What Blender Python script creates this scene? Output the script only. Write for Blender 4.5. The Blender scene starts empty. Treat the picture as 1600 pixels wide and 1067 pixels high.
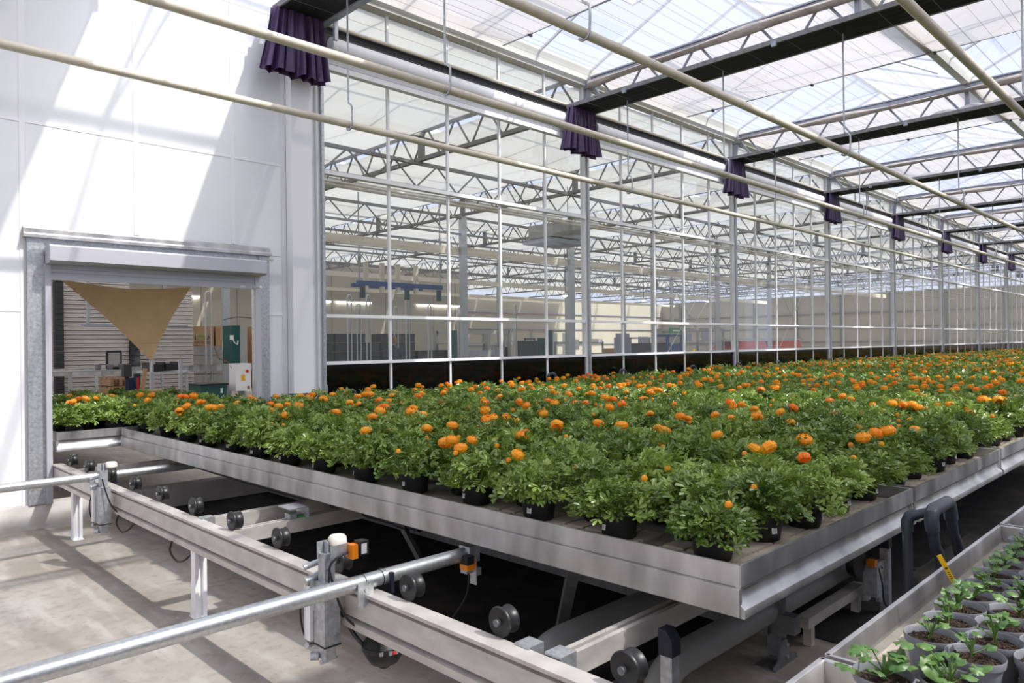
import bpy, math, random
import numpy as np
from mathutils import Vector, Matrix

random.seed(7)
rng = np.random.default_rng(7)
SC = bpy.context.scene
COL = SC.collection
H = 1.475                                   # eye height above the concrete floor
def R(a): return math.radians(a)

# ------------------------------------------------------------------ camera
cd = bpy.data.cameras.new('camera'); cam = bpy.data.objects.new('camera', cd); COL.objects.link(cam)
cd.sensor_width = 36.0; cd.lens = 36.0 * 1146.53 / 1600.0; cd.clip_start = 0.02; cd.clip_end = 300
yaw, pit, rol = R(44.74), R(0.207), R(-0.683)
fw0 = Vector((math.sin(yaw), math.cos(yaw), 0)); rt0 = Vector((math.cos(yaw), -math.sin(yaw), 0)); up0 = Vector((0, 0, 1))
fw = fw0 * math.cos(pit) + up0 * math.sin(pit); up1 = up0 * math.cos(pit) - fw0 * math.sin(pit)
rt = rt0 * math.cos(rol) + up1 * math.sin(rol); up = up1 * math.cos(rol) - rt0 * math.sin(rol)
cam.matrix_world = Matrix(((rt.x, up.x, -fw.x, 0), (rt.y, up.y, -fw.y, 0), (rt.z, up.z, -fw.z, H), (0, 0, 0, 1)))
SC.camera = cam

# ------------------------------------------------------------------ sky, sun, exposure
world = bpy.data.worlds.new('sky'); SC.world = world; world.use_nodes = True
bg = world.node_tree.nodes['Background']
bg.inputs[0].default_value = (0.76, 0.81, 1.0, 1); bg.inputs[1].default_value = 0.90
sl = bpy.data.lights.new('sun', 'SUN'); sun = bpy.data.objects.new('sun', sl); COL.objects.link(sun)
sl.energy = 4.6; sl.angle = R(0.9); sl.color = (1.0, 0.95, 0.87)
sun.rotation_euler = Vector((-0.5, 1.0, -1.45)).to_track_quat('-Z', 'Y').to_euler()
sun.location = (10, -10, 14)
hl = bpy.data.lights.new('sun_fill', 'SUN'); haze = bpy.data.objects.new('sun_fill', hl); COL.objects.link(haze)
hl.energy = 3.6; hl.angle = R(38); hl.color = (1.0, 0.97, 0.93); haze.rotation_euler = sun.rotation_euler; haze.location = (12, -10, 14)   # wide second sun added to brighten the wall softly, standing in for scattered sunlight
SC.view_settings.view_transform = 'Standard'; SC.view_settings.look = 'None'
SC.view_settings.gamma = 1.0; SC.view_settings.use_curve_mapping = False
SC.view_settings.exposure = 0.40
try:
    SC.cycles.transparent_max_bounces = 48; SC.cycles.max_bounces = 10
    SC.cycles.diffuse_bounces = 4; SC.cycles.glossy_bounces = 4; SC.cycles.sample_clamp_indirect = 6.0
    SC.cycles.caustics_reflective = False; SC.cycles.caustics_refractive = False
    SC.cycles.use_denoising = True
except Exception: pass

# ------------------------------------------------------------------ helpers
def tag(o, label=None, cat=None, group=None, kind=None):
    if label: o['label'] = label
    if cat: o['category'] = cat
    if group: o['group'] = group
    if kind: o['kind'] = kind
    return o
def empty(name, loc=(0, 0, 0), rz=0, parent=None):
    o = bpy.data.objects.new(name, None); COL.objects.link(o)
    o.location = loc; o.rotation_euler = (0, 0, rz); o.empty_display_size = 0.1
    if parent: o.parent = parent
    return o
def inst(name, me, parent=None, loc=(0, 0, 0), rot=(0, 0, 0), scale=(1, 1, 1)):
    o = bpy.data.objects.new(name, me); COL.objects.link(o)
    o.location = loc; o.rotation_euler = rot; o.scale = scale
    if parent: o.parent = parent
    return o
class MB:
    def __init__(s): s.v = []; s.f = []; s.m = []; s.mi = 0
    def add(s, vs, fs):
        b = len(s.v); s.v += [tuple(p) for p in vs]
        s.f += [tuple(b + i for i in f) for f in fs]; s.m += [s.mi] * len(fs); return s
    def box(s, x0, x1, y0, y1, z0, z1):
        if x0 > x1: x0, x1 = x1, x0
        if y0 > y1: y0, y1 = y1, y0
        if z0 > z1: z0, z1 = z1, z0
        vs = [(x, y, z) for z in (z0, z1) for y in (y0, y1) for x in (x0, x1)]
        return s.add(vs, [(0, 2, 3, 1), (4, 5, 7, 6), (0, 1, 5, 4), (2, 6, 7, 3), (0, 4, 6, 2), (1, 3, 7, 5)])
    def frame(s, p, q):
        p = Vector(p); q = Vector(q); d = (q - p).normalized()
        a = Vector((0, 0, 1)) if abs(d.z) < 0.95 else Vector((1, 0, 0))
        u = d.cross(a).normalized(); w = d.cross(u).normalized(); return p, q, u, w
    def tube(s, p, q, r, n=10, r2=None, cap=True):
        p, q, u, w = s.frame(p, q); r2 = r if r2 is None else r2
        vs = [p + (u * math.cos(2*math.pi*i/n) + w * math.sin(2*math.pi*i/n)) * r for i in range(n)]
        vs += [q + (u * math.cos(2*math.pi*i/n) + w * math.sin(2*math.pi*i/n)) * r2 for i in range(n)]
        fs = [(i, i + n, (i+1) % n + n, (i+1) % n) for i in range(n)]
        if cap: fs += [tuple(range(n)), tuple(range(2*n-1, n-1, -1))]
        return s.add(vs, fs)
    def bar(s, p, q, a, b):                      # rectangular bar, a across, b high
        p, q, u, w = s.frame(p, q)
        vs = [c + u * (i * a / 2) + w * (j * b / 2) for c in (p, q) for i, j in ((-1, -1), (1, -1), (1, 1), (-1, 1))]
        return s.add(vs, [(0, 1, 2, 3), (7, 6, 5, 4), (0, 4, 5, 1), (1, 5, 6, 2), (2, 6, 7, 3), (3, 7, 4, 0)])
    def path(s, pts, r, n=8):
        pts = [Vector(p) for p in pts]; rings = []
        if r < 0.0092 and 3 <= len(pts) <= 7:                # cables: round off the corners (Catmull-Rom)
            q = [pts[0]] + pts + [pts[-1]]; out = []
            for i in range(1, len(q) - 2):
                for k in range(7):
                    t = k / 7; a, b, c, d = q[i-1], q[i], q[i+1], q[i+2]
                    out.append(0.5 * ((2*b) + (c - a)*t + (2*a - 5*b + 4*c - d)*t*t + (3*b - a - 3*c + d)*t**3))
            pts = out + [pts[-1]]
        d0 = (pts[1] - pts[0]).normalized(); a = Vector((0, 0, 1)) if abs(d0.z) < 0.9 else Vector((1, 0, 0))
        u = d0.cross(a).normalized()
        for i, p in enumerate(pts):
            d = (pts[min(i+1, len(pts)-1)] - pts[max(i-1, 0)]).normalized()
            u = (u - d * u.dot(d)).normalized(); w = d.cross(u)
            rings.append([p + (u*math.cos(2*math.pi*k/n) + w*math.sin(2*math.pi*k/n)) * r for k in range(n)])
        vs = [v for ring in rings for v in ring]; fs = []
        for i in range(len(pts)-1):
            for k in range(n): fs.append((i*n+k, i*n+(k+1) % n, (i+1)*n+(k+1) % n, (i+1)*n+k))
        fs += [tuple(range(n-1, -1, -1)), tuple(range((len(pts)-1)*n, len(pts)*n))]
        return s.add(vs, fs)
    def lathe(s, prof, c=(0, 0, 0), n=16, ax='z', close=False):
        vs = []; fs = []; m = len(prof)
        for i in range(n):
            a = 2*math.pi*i/n; ca, sa = math.cos(a), math.sin(a)
            for r, z in prof:
                p = (r*ca, r*sa, z) if ax == 'z' else ((z, r*ca, r*sa) if ax == 'x' else (r*ca, z, r*sa))
                vs.append((c[0]+p[0], c[1]+p[1], c[2]+p[2]))
        for i in range(n):
            j = (i+1) % n
            for k in range(m if close else m-1):
                l = (k+1) % m; fs.append((i*m+k, j*m+k, j*m+l, i*m+l))
        return s.add(vs, fs)
    def prism(s, prof, ax, a0, a1):              # prof: points in the plane across the axis: ax 'x'->(y,z), 'y'->(x,z), 'z'->(x,y)
        def P(a, b, t): return (t, a, b) if ax == 'x' else ((a, t, b) if ax == 'y' else (a, b, t))
        n = len(prof); vs = [P(a, b, a0) for a, b in prof] + [P(a, b, a1) for a, b in prof]
        fs = [(i, (i+1) % n, (i+1) % n + n, i+n) for i in range(n)] + [tuple(range(n-1, -1, -1)), tuple(range(n, 2*n))]
        return s.add(vs, fs)
    def grid(s, fn, nu, nv):
        vs = [fn(i/nu, j/nv) for j in range(nv+1) for i in range(nu+1)]
        fs = [(j*(nu+1)+i, j*(nu+1)+i+1, (j+1)*(nu+1)+i+1, (j+1)*(nu+1)+i) for j in range(nv) for i in range(nu)]
        return s.add(vs, fs)
    def mesh(s, name, mats, smooth=True, fix=True):
        me = bpy.data.meshes.new(name); me.from_pydata(s.v, [], s.f)
        if not isinstance(mats, (list, tuple)): mats = [mats]
        for m in mats: me.materials.append(m)
        if len(mats) > 1: me.polygons.foreach_set('material_index', s.m)
        if fix:
            import bmesh
            bm = bmesh.new(); bm.from_mesh(me); bmesh.ops.recalc_face_normals(bm, faces=bm.faces); bm.to_mesh(me); bm.free()
        if smooth:
            me.polygons.foreach_set('use_smooth', [True] * len(me.polygons))
            try: me.set_sharp_from_angle(angle=0.7)
            except Exception: pass
        me.update(); return me
    def build(s, name, mats, parent=None, loc=(0, 0, 0), rot=(0, 0, 0), smooth=True, fix=True):
        return inst(name, s.mesh(name, mats, smooth, fix), parent, loc, rot)
def tri_mesh(name, V, T, mats, mi=None, smooth=False):
    me = bpy.data.meshes.new(name); V = np.asarray(V, np.float32); T = np.asarray(T, np.int32)
    me.vertices.add(len(V)); me.vertices.foreach_set('co', V.ravel())
    me.loops.add(T.size); me.loops.foreach_set('vertex_index', T.ravel())
    me.polygons.add(len(T)); me.polygons.foreach_set('loop_start', np.arange(0, T.size, 3, dtype=np.int32))
    for m in mats: me.materials.append(m)
    if mi is not None: me.polygons.foreach_set('material_index', np.asarray(mi, np.int32))
    me.polygons.foreach_set('use_smooth', [smooth] * len(T))
    me.update(calc_edges=True); return me
ORD = ('zeroth first second third fourth fifth sixth seventh eighth ninth tenth eleventh twelfth thirteenth fourteenth fifteenth '
       'sixteenth seventeenth eighteenth nineteenth twentieth').split()
def ordn(n):
    if n <= 20: return ORD[n]
    return 'twenty-' + ORD[n-20] if n < 30 else ('thirtieth' if n == 30 else 'thirty-' + ORD[n-30])

# ------------------------------------------------------------------ materials
def newmat(name):
    m = bpy.data.materials.new(name); m.use_nodes = True; nt = m.node_tree
    return m, nt, nt.nodes['Principled BSDF']
def mat(name, col, rough=0.5, metal=0.0, var=0.0, scale=8.0, stretch=(1, 1, 1), bump=0.0, bscale=60.0, spec=0.5, rvar=0.0, col2=None, coat=0.0, detail=4.0):
    m, nt, b = newmat(name); N = nt.nodes; L = nt.links
    b.inputs['Base Color'].default_value = (*col, 1); b.inputs['Roughness'].default_value = rough
    b.inputs['Metallic'].default_value = metal; b.inputs['Specular IOR Level'].default_value = spec
    if coat: b.inputs['Coat Weight'].default_value = coat; b.inputs['Coat Roughness'].default_value = 0.12
    if var > 0 or rvar > 0 or bump > 0:
        g = N.new('ShaderNodeNewGeometry'); mp = N.new('ShaderNodeMapping'); mp.inputs['Scale'].default_value = stretch
        L.new(g.outputs['Position'], mp.inputs['Vector'])
    if var > 0 or rvar > 0:
        t = N.new('ShaderNodeTexNoise'); t.inputs['Scale'].default_value = scale; t.inputs['Detail'].default_value = detail
        L.new(mp.outputs[0], t.inputs['Vector'])
        if var > 0:
            r = N.new('ShaderNodeMix'); r.data_type = 'RGBA'
            c2 = col2 if col2 else tuple(max(0, c * (1 - var)) for c in col)
            c1 = tuple(min(1, c * (1 + var * 0.35)) for c in col)
            r.inputs['A'].default_value = (*c2, 1); r.inputs['B'].default_value = (*c1, 1)
            mr = N.new('ShaderNodeMapRange'); mr.inputs['From Min'].default_value = 0.3; mr.inputs['From Max'].default_value = 0.7
            L.new(t.outputs['Fac'], mr.inputs['Value']); L.new(mr.outputs[0], r.inputs['Factor'])
            L.new(r.outputs['Result'], b.inputs['Base Color'])
        if rvar > 0:
            mr2 = N.new('ShaderNodeMapRange'); mr2.inputs['To Min'].default_value = max(0.02, rough - rvar); mr2.inputs['To Max'].default_value = min(1, rough + rvar)
            L.new(t.outputs['Fac'], mr2.inputs['Value']); L.new(mr2.outputs[0], b.inputs['Roughness'])
    if bump > 0:
        t2 = N.new('ShaderNodeTexNoise'); t2.inputs['Scale'].default_value = bscale; t2.inputs['Detail'].default_value = 3
        L.new(mp.outputs[0], t2.inputs['Vector']); bp = N.new('ShaderNodeBump'); bp.inputs['Strength'].default_value = bump
        bp.inputs['Distance'].default_value = 0.01; L.new(t2.outputs['Fac'], bp.inputs['Height']); L.new(bp.outputs[0], b.inputs['Normal'])
    return m
def sheetmat(name, col, transp, transl, rough=0.9, stripes=0.0):
    m, nt, b = newmat(name); N = nt.nodes; L = nt.links; out = N['Material Output']
    d = N.new('ShaderNodeBsdfDiffuse'); t = N.new('ShaderNodeBsdfTranslucent'); tr = N.new('ShaderNodeBsdfTransparent')
    d.inputs[0].default_value = (*col, 1); t.inputs[0].default_value = (*col, 1)
    m1 = N.new('ShaderNodeMixShader'); m1.inputs[0].default_value = transl; L.new(d.outputs[0], m1.inputs[1]); L.new(t.outputs[0], m1.inputs[2])
    m2 = N.new('ShaderNodeMixShader'); m2.inputs[0].default_value = transp; L.new(m1.outputs[0], m2.inputs[1]); L.new(tr.outputs[0], m2.inputs[2])
    if stripes > 0:
        g = N.new('ShaderNodeNewGeometry'); mp = N.new('ShaderNodeMapping'); mp.inputs['Scale'].default_value = (0.25, 9, 1)
        no = N.new('ShaderNodeTexNoise'); no.inputs['Scale'].default_value = 2.2; no.inputs['Detail'].default_value = 3
        mr = N.new('ShaderNodeMapRange'); mr.inputs['To Min'].default_value = max(0, transp - stripes); mr.inputs['To Max'].default_value = transp + stripes
        L.new(g.outputs['Position'], mp.inputs[0]); L.new(mp.outputs[0], no.inputs['Vector']); L.new(no.outputs['Fac'], mr.inputs['Value']); L.new(mr.outputs[0], m2.inputs[0])
    N.remove(b); L.new(m2.outputs[0], out.inputs[0]); return m
def glassmat(name, tint, refl=1.0, haze=0.0, hazecol=(0.9, 0.9, 0.9), rough=0.02):
    m, nt, b = newmat(name); N = nt.nodes; L = nt.links; out = N['Material Output']; N.remove(b)
    tr = N.new('ShaderNodeBsdfTransparent'); tr.inputs[0].default_value = (*tint, 1)
    gl = N.new('ShaderNodeBsdfGlossy'); gl.inputs['Roughness'].default_value = rough; gl.inputs[0].default_value = (refl, refl, refl, 1)
    lw = N.new('ShaderNodeLayerWeight'); lw.inputs[0].default_value = 0.5
    pw = N.new('ShaderNodeMath'); pw.operation = 'POWER'; pw.inputs[1].default_value = 4.0; L.new(lw.outputs['Facing'], pw.inputs[0])
    ma = N.new('ShaderNodeMath'); ma.operation = 'MULTIPLY_ADD'; ma.inputs[1].default_value = 0.75; ma.inputs[2].default_value = 0.035; L.new(pw.outputs[0], ma.inputs[0])
    mx = N.new('ShaderNodeMixShader'); L.new(ma.outputs[0], mx.inputs[0]); L.new(tr.outputs[0], mx.inputs[1]); L.new(gl.outputs[0], mx.inputs[2])
    last = mx
    if haze > 0:
        tl = N.new('ShaderNodeBsdfTranslucent'); tl.inputs[0].default_value = (*hazecol, 1)
        m2 = N.new('ShaderNodeMixShader'); m2.inputs[0].default_value = haze; L.new(mx.outputs[0], m2.inputs[1]); L.new(tl.outputs[0], m2.inputs[2]); last = m2
    L.new(last.outputs[0], out.inputs[0]); return m
def leafmat(name, c1, c2, tl=0.35, rough=0.42, dry=None):
    m, nt, b = newmat(name); N = nt.nodes; L = nt.links; out = N['Material Output']
    g = N.new('ShaderNodeNewGeometry'); no = N.new('ShaderNodeTexNoise'); no.inputs['Scale'].default_value = 14; no.inputs['Detail'].default_value = 2
    L.new(g.outputs['Position'], no.inputs['Vector']); oi = N.new('ShaderNodeObjectInfo')
    ad = N.new('ShaderNodeMath'); ad.operation = 'MULTIPLY_ADD'; ad.inputs[1].default_value = 0.35
    L.new(oi.outputs['Random'], ad.inputs[0]); L.new(no.outputs['Fac'], ad.inputs[2])
    mr = N.new('ShaderNodeMapRange'); mr.inputs['From Min'].default_value = 0.35; mr.inputs['From Max'].default_value = 0.95; L.new(ad.outputs[0], mr.inputs['Value'])
    mx = N.new('ShaderNodeMix'); mx.data_type = 'RGBA'; mx.inputs['A'].default_value = (*c1, 1); mx.inputs['B'].default_value = (*c2, 1)
    L.new(mr.outputs[0], mx.inputs['Factor']); L.new(mx.outputs['Result'], b.inputs['Base Color']); b.inputs['Roughness'].default_value = rough
    b.inputs['Specular IOR Level'].default_value = 0.7
    t = N.new('ShaderNodeBsdfTranslucent'); L.new(mx.outputs['Result'], t.inputs[0])
    ms = N.new('ShaderNodeMixShader'); ms.inputs[0].default_value = tl; L.new(b.outputs[0], ms.inputs[1]); L.new(t.outputs[0], ms.inputs[2]); L.new(ms.outputs[0], out.inputs[0])
    return m
M = {}
M['panel'] = mat('white_panel', (0.83, 0.84, 0.88), 0.22, var=0.04, scale=1.2, coat=0.3)
M['seam'] = mat('white_seam', (0.86, 0.86, 0.89), 0.35)
M['galv'] = mat('galvanised_steel', (0.55, 0.57, 0.60), 0.42, 0.75, var=0.28, scale=45, rvar=0.1)
M['galv_pipe'] = mat('galvanised_pipe', (0.60, 0.62, 0.63), 0.36, 0.85, var=0.2, scale=70, rvar=0.12)
M['truss'] = mat('truss_steel', (0.40, 0.42, 0.48), 0.5, 0.4, var=0.15, scale=12)
M['alu'] = mat('mill_aluminium', (0.62, 0.61, 0.61), 0.40, 0.92, var=0.34, scale=2.6, stretch=(3, 3, 1.2), rvar=0.18, detail=7)
M['alu_beam'] = mat('aluminium_beam', (0.66, 0.63, 0.60), 0.5, 0.55, var=0.2, scale=7, stretch=(1, 1, 2.5), rvar=0.12)
M['profile'] = mat('white_aluminium_profile', (0.88, 0.88, 0.91), 0.35, 0.0)
M['gutter'] = mat('cream_gutter', (0.68, 0.67, 0.61), 0.5, var=0.08, scale=2)
M['cream'] = mat('cream_painted_pipe', (0.70, 0.645, 0.53), 0.45, var=0.1, scale=14)
M['black_fab'] = mat('black_folded_fabric', (0.012, 0.011, 0.014), 0.8, bump=0.4, bscale=40)
M['grey_fab'] = mat('grey_edge_fabric', (0.27, 0.26, 0.27), 0.7, var=0.3, scale=14)
M['beige_fold'] = mat('folded_screen_fabric', (0.52, 0.46, 0.40), 0.8, var=0.3, scale=9, stretch=(1, 0.6, 3))
M['purple'] = mat('purple_black_fabric', (0.085, 0.052, 0.135), 0.36, var=0.25, scale=9)
M['screen'] = sheetmat('white_shade_screen', (0.70, 0.665, 0.645), 0.14, 0.46, stripes=0.06)
M['hall_screen'] = sheetmat('pale_hall_screen', (0.74, 0.71, 0.66), 0.04, 0.45, stripes=0.02)
M['hall_steel_shaded'] = mat('shaded_hall_steel', (0.21, 0.205, 0.20), 0.6, 0.1)  # darker copy of the truss steel, hall shade put into its colour
M['roof_glass'] = glassmat('roof_glass', (0.93, 0.95, 0.97), 0.6, haze=0.30, hazecol=(0.46, 0.50, 0.62))
M['glass'] = glassmat('wall_glass', (0.90, 0.92, 0.91), 0.9, haze=0.02)
M['black_panel'] = mat('glossy_black_panel', (0.003, 0.003, 0.0035), 0.06, var=0.0, spec=0.25)
M['tile'] = mat('beige_tray_plastic', (0.43, 0.38, 0.31), 0.55, var=0.12, scale=20)
M['tile_groove'] = mat('pale_tray_base', (0.26, 0.24, 0.205), 0.6, var=0.15, scale=20)
M['black_pl'] = mat('black_plastic', (0.010, 0.010, 0.011), 0.5)
M['wheel'] = mat('black_wheel', (0.02, 0.02, 0.022), 0.38, 0.2, var=0.3, scale=40)
M['pvc'] = mat('dark_grey_pvc', (0.055, 0.062, 0.085), 0.42)
M['grey_pot'] = mat('grey_pot_plastic', (0.20, 0.205, 0.235), 0.5)
M['soil'] = mat('brown_peat', (0.055, 0.030, 0.018), 0.95, var=0.6, scale=120, bump=1.0, bscale=220)
M['label'] = mat('white_label', (0.75, 0.75, 0.76), 0.4)
M['print'] = mat('dark_print', (0.03, 0.03, 0.04), 0.5)
M['yellow'] = mat('yellow_plastic', (0.85, 0.50, 0.01), 0.4)
M['orange_pl'] = mat('orange_plastic', (0.85, 0.25, 0.01), 0.35)
M['white_pl'] = mat('offwhite_plastic', (0.75, 0.70, 0.63), 0.4)
M['dark_galv'] = mat('dull_galvanised_steel', (0.20, 0.205, 0.215), 0.5, 0.5, var=0.25, scale=20)
M['cap'] = mat('dark_blue_black_cap', (0.012, 0.014, 0.025), 0.4)
M['grey_pipe'] = mat('grey_drain_pipe', (0.30, 0.30, 0.29), 0.5, var=0.15, scale=6)
M['kerb'] = mat('pale_kerb_concrete', (0.56, 0.535, 0.51), 0.85, var=0.22, scale=6, bump=0.15)
M['cardboard'] = mat('brown_cardboard', (0.42, 0.27, 0.14), 0.8, var=0.08, scale=3)
M['sail'] = mat('tan_sail_cloth', (0.66, 0.45, 0.24), 0.75, var=0.1, scale=6)
M['beige_wall'] = mat('beige_panel_wall', (0.40, 0.37, 0.305), 0.6, var=0.05, scale=1)
M['tray_stack'] = mat('stacked_tray_aluminium', (0.66, 0.62, 0.59), 0.5, 0.25, var=0.12, scale=3, stretch=(0.6, 1, 4))
M['dark_green'] = mat('dark_green_paint', (0.008, 0.075, 0.065), 0.45)
M['navy'] = mat('navy_cloth', (0.012, 0.02, 0.06), 0.85)
M['red'] = mat('red_paint', (0.62, 0.03, 0.025), 0.45)
M['wood'] = mat('pallet_wood', (0.34, 0.21, 0.11), 0.8, var=0.3, scale=10)
M['redwood'] = mat('red_brown_board', (0.16, 0.05, 0.03), 0.7)
M['mach_grey'] = mat('light_grey_machine', (0.36, 0.36, 0.35), 0.5)
M['crate'] = mat('dark_grey_crate', (0.035, 0.037, 0.042), 0.6, var=0.3, scale=12)
M['blue'] = mat('blue_paint', (0.03, 0.08, 0.25), 0.5)
M['green_sign'] = mat('green_sign', (0.03, 0.33, 0.08), 0.5)
M['skin'] = mat('skin', (0.55, 0.30, 0.21), 0.5)
M['hair'] = mat('light_brown_hair', (0.22, 0.11, 0.05), 0.6)
M['dark_cloth'] = mat('dark_work_clothes', (0.03, 0.035, 0.05), 0.8)
M['foliage'] = leafmat('ranunculus_leaf', (0.042, 0.108, 0.008), (0.33, 0.46, 0.095), 0.28, 0.30)
M['petal'] = leafmat('orange_petal', (1.0, 0.31, 0.002), (1.0, 0.50, 0.015), 0.3, 0.5)
M['petal_red'] = leafmat('deep_orange_petal', (1.0, 0.20, 0.0), (1.0, 0.31, 0.003), 0.25, 0.5)
M['pel_leaf'] = leafmat('seedling_leaf', (0.035, 0.115, 0.02), (0.15, 0.28, 0.06), 0.25, 0.45)
M['stemgreen'] = mat('green_stem', (0.13, 0.24, 0.05), 0.5)
M['cable'] = mat('black_cable', (0.01, 0.01, 0.012), 0.45)
M['steel_wire'] = mat('thin_steel_wire', (0.35, 0.36, 0.38), 0.4, 0.6)
def lampmat(name, col, s):
    m, nt, b = newmat(name); b.inputs['Base Color'].default_value = (*col, 1); b.inputs['Emission Color'].default_value = (*col, 1); b.inputs['Emission Strength'].default_value = s; return m
M['tube_light'] = lampmat('lit_tube', (1, 0.98, 0.95), 6.0)
# concrete floor
def floor_mat():
    m, nt, b = newmat('worn_concrete'); N = nt.nodes; L = nt.links
    g = N.new('ShaderNodeNewGeometry')
    n1 = N.new('ShaderNodeTexNoise'); n1.inputs['Scale'].default_value = 1.1; n1.inputs['Detail'].default_value = 6; n1.inputs['Roughness'].default_value = 0.6
    n2 = N.new('ShaderNodeTexNoise'); n2.inputs['Scale'].default_value = 14; n2.inputs['Detail'].default_value = 6
    n3 = N.new('ShaderNodeTexNoise'); n3.inputs['Scale'].default_value = 38; n3.inputs['Detail'].default_value = 2
    mp = N.new('ShaderNodeMapping'); mp.inputs['Scale'].default_value = (1, 0.22, 1); mp.inputs['Rotation'].default_value = (0, 0, 0.5)
    n4 = N.new('ShaderNodeTexNoise'); n4.inputs['Scale'].default_value = 9; n4.inputs['Detail'].default_value = 4
    for n in (n1, n2, n3): L.new(g.outputs['Position'], n.inputs['Vector'])
    L.new(g.outputs['Position'], mp.inputs[0]); L.new(mp.outputs[0], n4.inputs['Vector'])
    def mixc(fac, a, bb, lo, hi):
        mr = N.new('ShaderNodeMapRange'); mr.inputs['From Min'].default_value = lo; mr.inputs['From Max'].default_value = hi; L.new(fac, mr.inputs['Value'])
        x = N.new('ShaderNodeMix'); x.data_type = 'RGBA'; L.new(mr.outputs[0], x.inputs['Factor'])
        for k, v in (('A', a), ('B', bb)):
            if isinstance(v, tuple): x.inputs[k].default_value = (*v, 1)
            else: L.new(v, x.inputs[k])
        return x.outputs['Result']
    c = mixc(n1.outputs['Fac'], (0.27, 0.235, 0.20), (0.385, 0.36, 0.335), 0.35, 0.65)
    c2 = mixc(n2.outputs['Fac'], (0.25, 0.22, 0.195), c, 0.25, 0.5)
    c3 = mixc(n4.outputs['Fac'], c2, (0.43, 0.405, 0.385), 0.52, 0.75)
    c4 = mixc(n3.outputs['Fac'], (0.20, 0.16, 0.13), c3, 0.22, 0.34)
    L.new(c4, b.inputs['Base Color']); b.inputs['Roughness'].default_value = 0.7
    bp = N.new('ShaderNodeBump'); bp.inputs['Strength'].default_value = 0.15; bp.inputs['Distance'].default_value = 0.01
    L.new(n2.outputs['Fac'], bp.inputs['Height']); L.new(bp.outputs[0], b.inputs['Normal']); return m
M['concrete'] = floor_mat()
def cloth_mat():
    m, nt, b = newmat('black_cloth_and_shade'); N = nt.nodes; L = nt.links
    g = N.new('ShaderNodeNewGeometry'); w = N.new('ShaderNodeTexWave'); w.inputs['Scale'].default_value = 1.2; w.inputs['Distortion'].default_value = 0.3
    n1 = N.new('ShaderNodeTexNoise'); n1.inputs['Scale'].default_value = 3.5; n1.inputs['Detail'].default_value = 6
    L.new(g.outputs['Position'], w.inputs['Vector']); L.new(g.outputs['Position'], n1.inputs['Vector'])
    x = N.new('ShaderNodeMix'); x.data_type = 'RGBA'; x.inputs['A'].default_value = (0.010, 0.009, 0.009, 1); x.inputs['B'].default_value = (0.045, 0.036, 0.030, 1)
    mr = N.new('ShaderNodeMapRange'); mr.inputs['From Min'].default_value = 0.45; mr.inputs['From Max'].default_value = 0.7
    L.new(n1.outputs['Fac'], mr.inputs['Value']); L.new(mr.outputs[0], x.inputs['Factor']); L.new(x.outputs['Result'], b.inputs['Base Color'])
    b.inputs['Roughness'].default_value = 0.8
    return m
M['cloth_and_shade'] = cloth_mat()

# ------------------------------------------------------------------ key dimensions
WY = 7.093                                   # plane of the long wall
PX0 = 4.126; BAY = 4.5; PANE = 0.9
NB = 9                                       # glazed bays
XK = [PX0 + BAY * k for k in range(-3, NB + 1)]      # trusses
SPAN = 4.0
ZG = 4.02 + H                                # roof gutter height
ZR = ZG + 0.86

# ================================================================== SETTING
f = MB(); f.box(-14, 62, -14, 41, -0.2, 0.0); f.build('floor', M['concrete']); tag(bpy.data.objects['floor'], 'pale worn concrete floor of the greenhouse', kind='structure')
g = MB(); g.box(3.62, 46, -9, WY - 0.03, 0.0005, 0.006); g.box(2.30, 3.62, 1.98, WY - 0.03, 0.0005, 0.006); o = g.build('floor_cloth_and_shade', M['cloth_and_shade']); tag(o, 'black woven ground cloth and added black sheet for shade under the nearest tray', kind='structure')  # sheet under the nearest tray is added to darken floor that is only shaded

# long wall, panelled part around the door -------------------------------------------------
wl = empty('wall_left', (0, WY, 0)); tag(wl, 'white sandwich panel wall with the tray door', kind='structure')
def panel(x0, x1, z0, z1):
    b = MB(); b.box(x0 + 0.004, x1 - 0.004, 0, 0.09, z0 + 0.002, z1 - 0.002); b.build('panel', M['panel'], wl)
def seam(x0, x1, z0, z1, d=0.005):
    b = MB(); b.box(x0, x1, -d, 0.0, z0, z1); b.build('seam_strip', M['seam'], wl)
DX0, DX1, DZ = 1.412, 3.512, 2.41
ZS = 3.36; ZT = 5.42
edges = [-11.85 + 0.883 * i for i in range(15)] + [1.392, 2.267, 3.162, 3.700]
edges = [e for e in edges if e < 1.0 or e in (1.392, 2.267, 3.162, 3.700)]
for a, b_ in zip(edges[:-1], edges[1:]):
    panel(a, b_, ZS, ZT)
    if b_ <= 1.4: panel(a, b_, 0.2, 1.80); panel(a, b_, 1.80, ZS)
    else: panel(max(a, DX0) if a < DX0 else a, b_, DZ, ZS)
panel(1.392, DX0, 0.2, DZ); panel(DX1, 3.700, 0.2, DZ); panel(3.700, 4.085, 0.2, ZT)
for e in edges[-9:]:
    seam(e - 0.022, e + 0.022, 0.2 if e <= 1.4 or e > 3.6 else DZ + 0.09, ZT)
seam(-6, 3.68, ZS - 0.012, ZS + 0.012, 0.004); seam(-6, 1.37, 1.79, 1.812, 0.004)
seam(DX1, 3.70, 1.80, 1.822, 0.004)
k = MB(); k.prism([(WY - 0.035, 0.0), (WY - 0.035, 0.19), (WY - 0.028, 0.2), (WY + 0.12, 0.2), (WY + 0.12, 0)], 'x', -12, 46)
o = k.build('baseboard_back', M['kerb']); tag(o, 'pale concrete kerb along the foot of the long wall', kind='structure')
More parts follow.
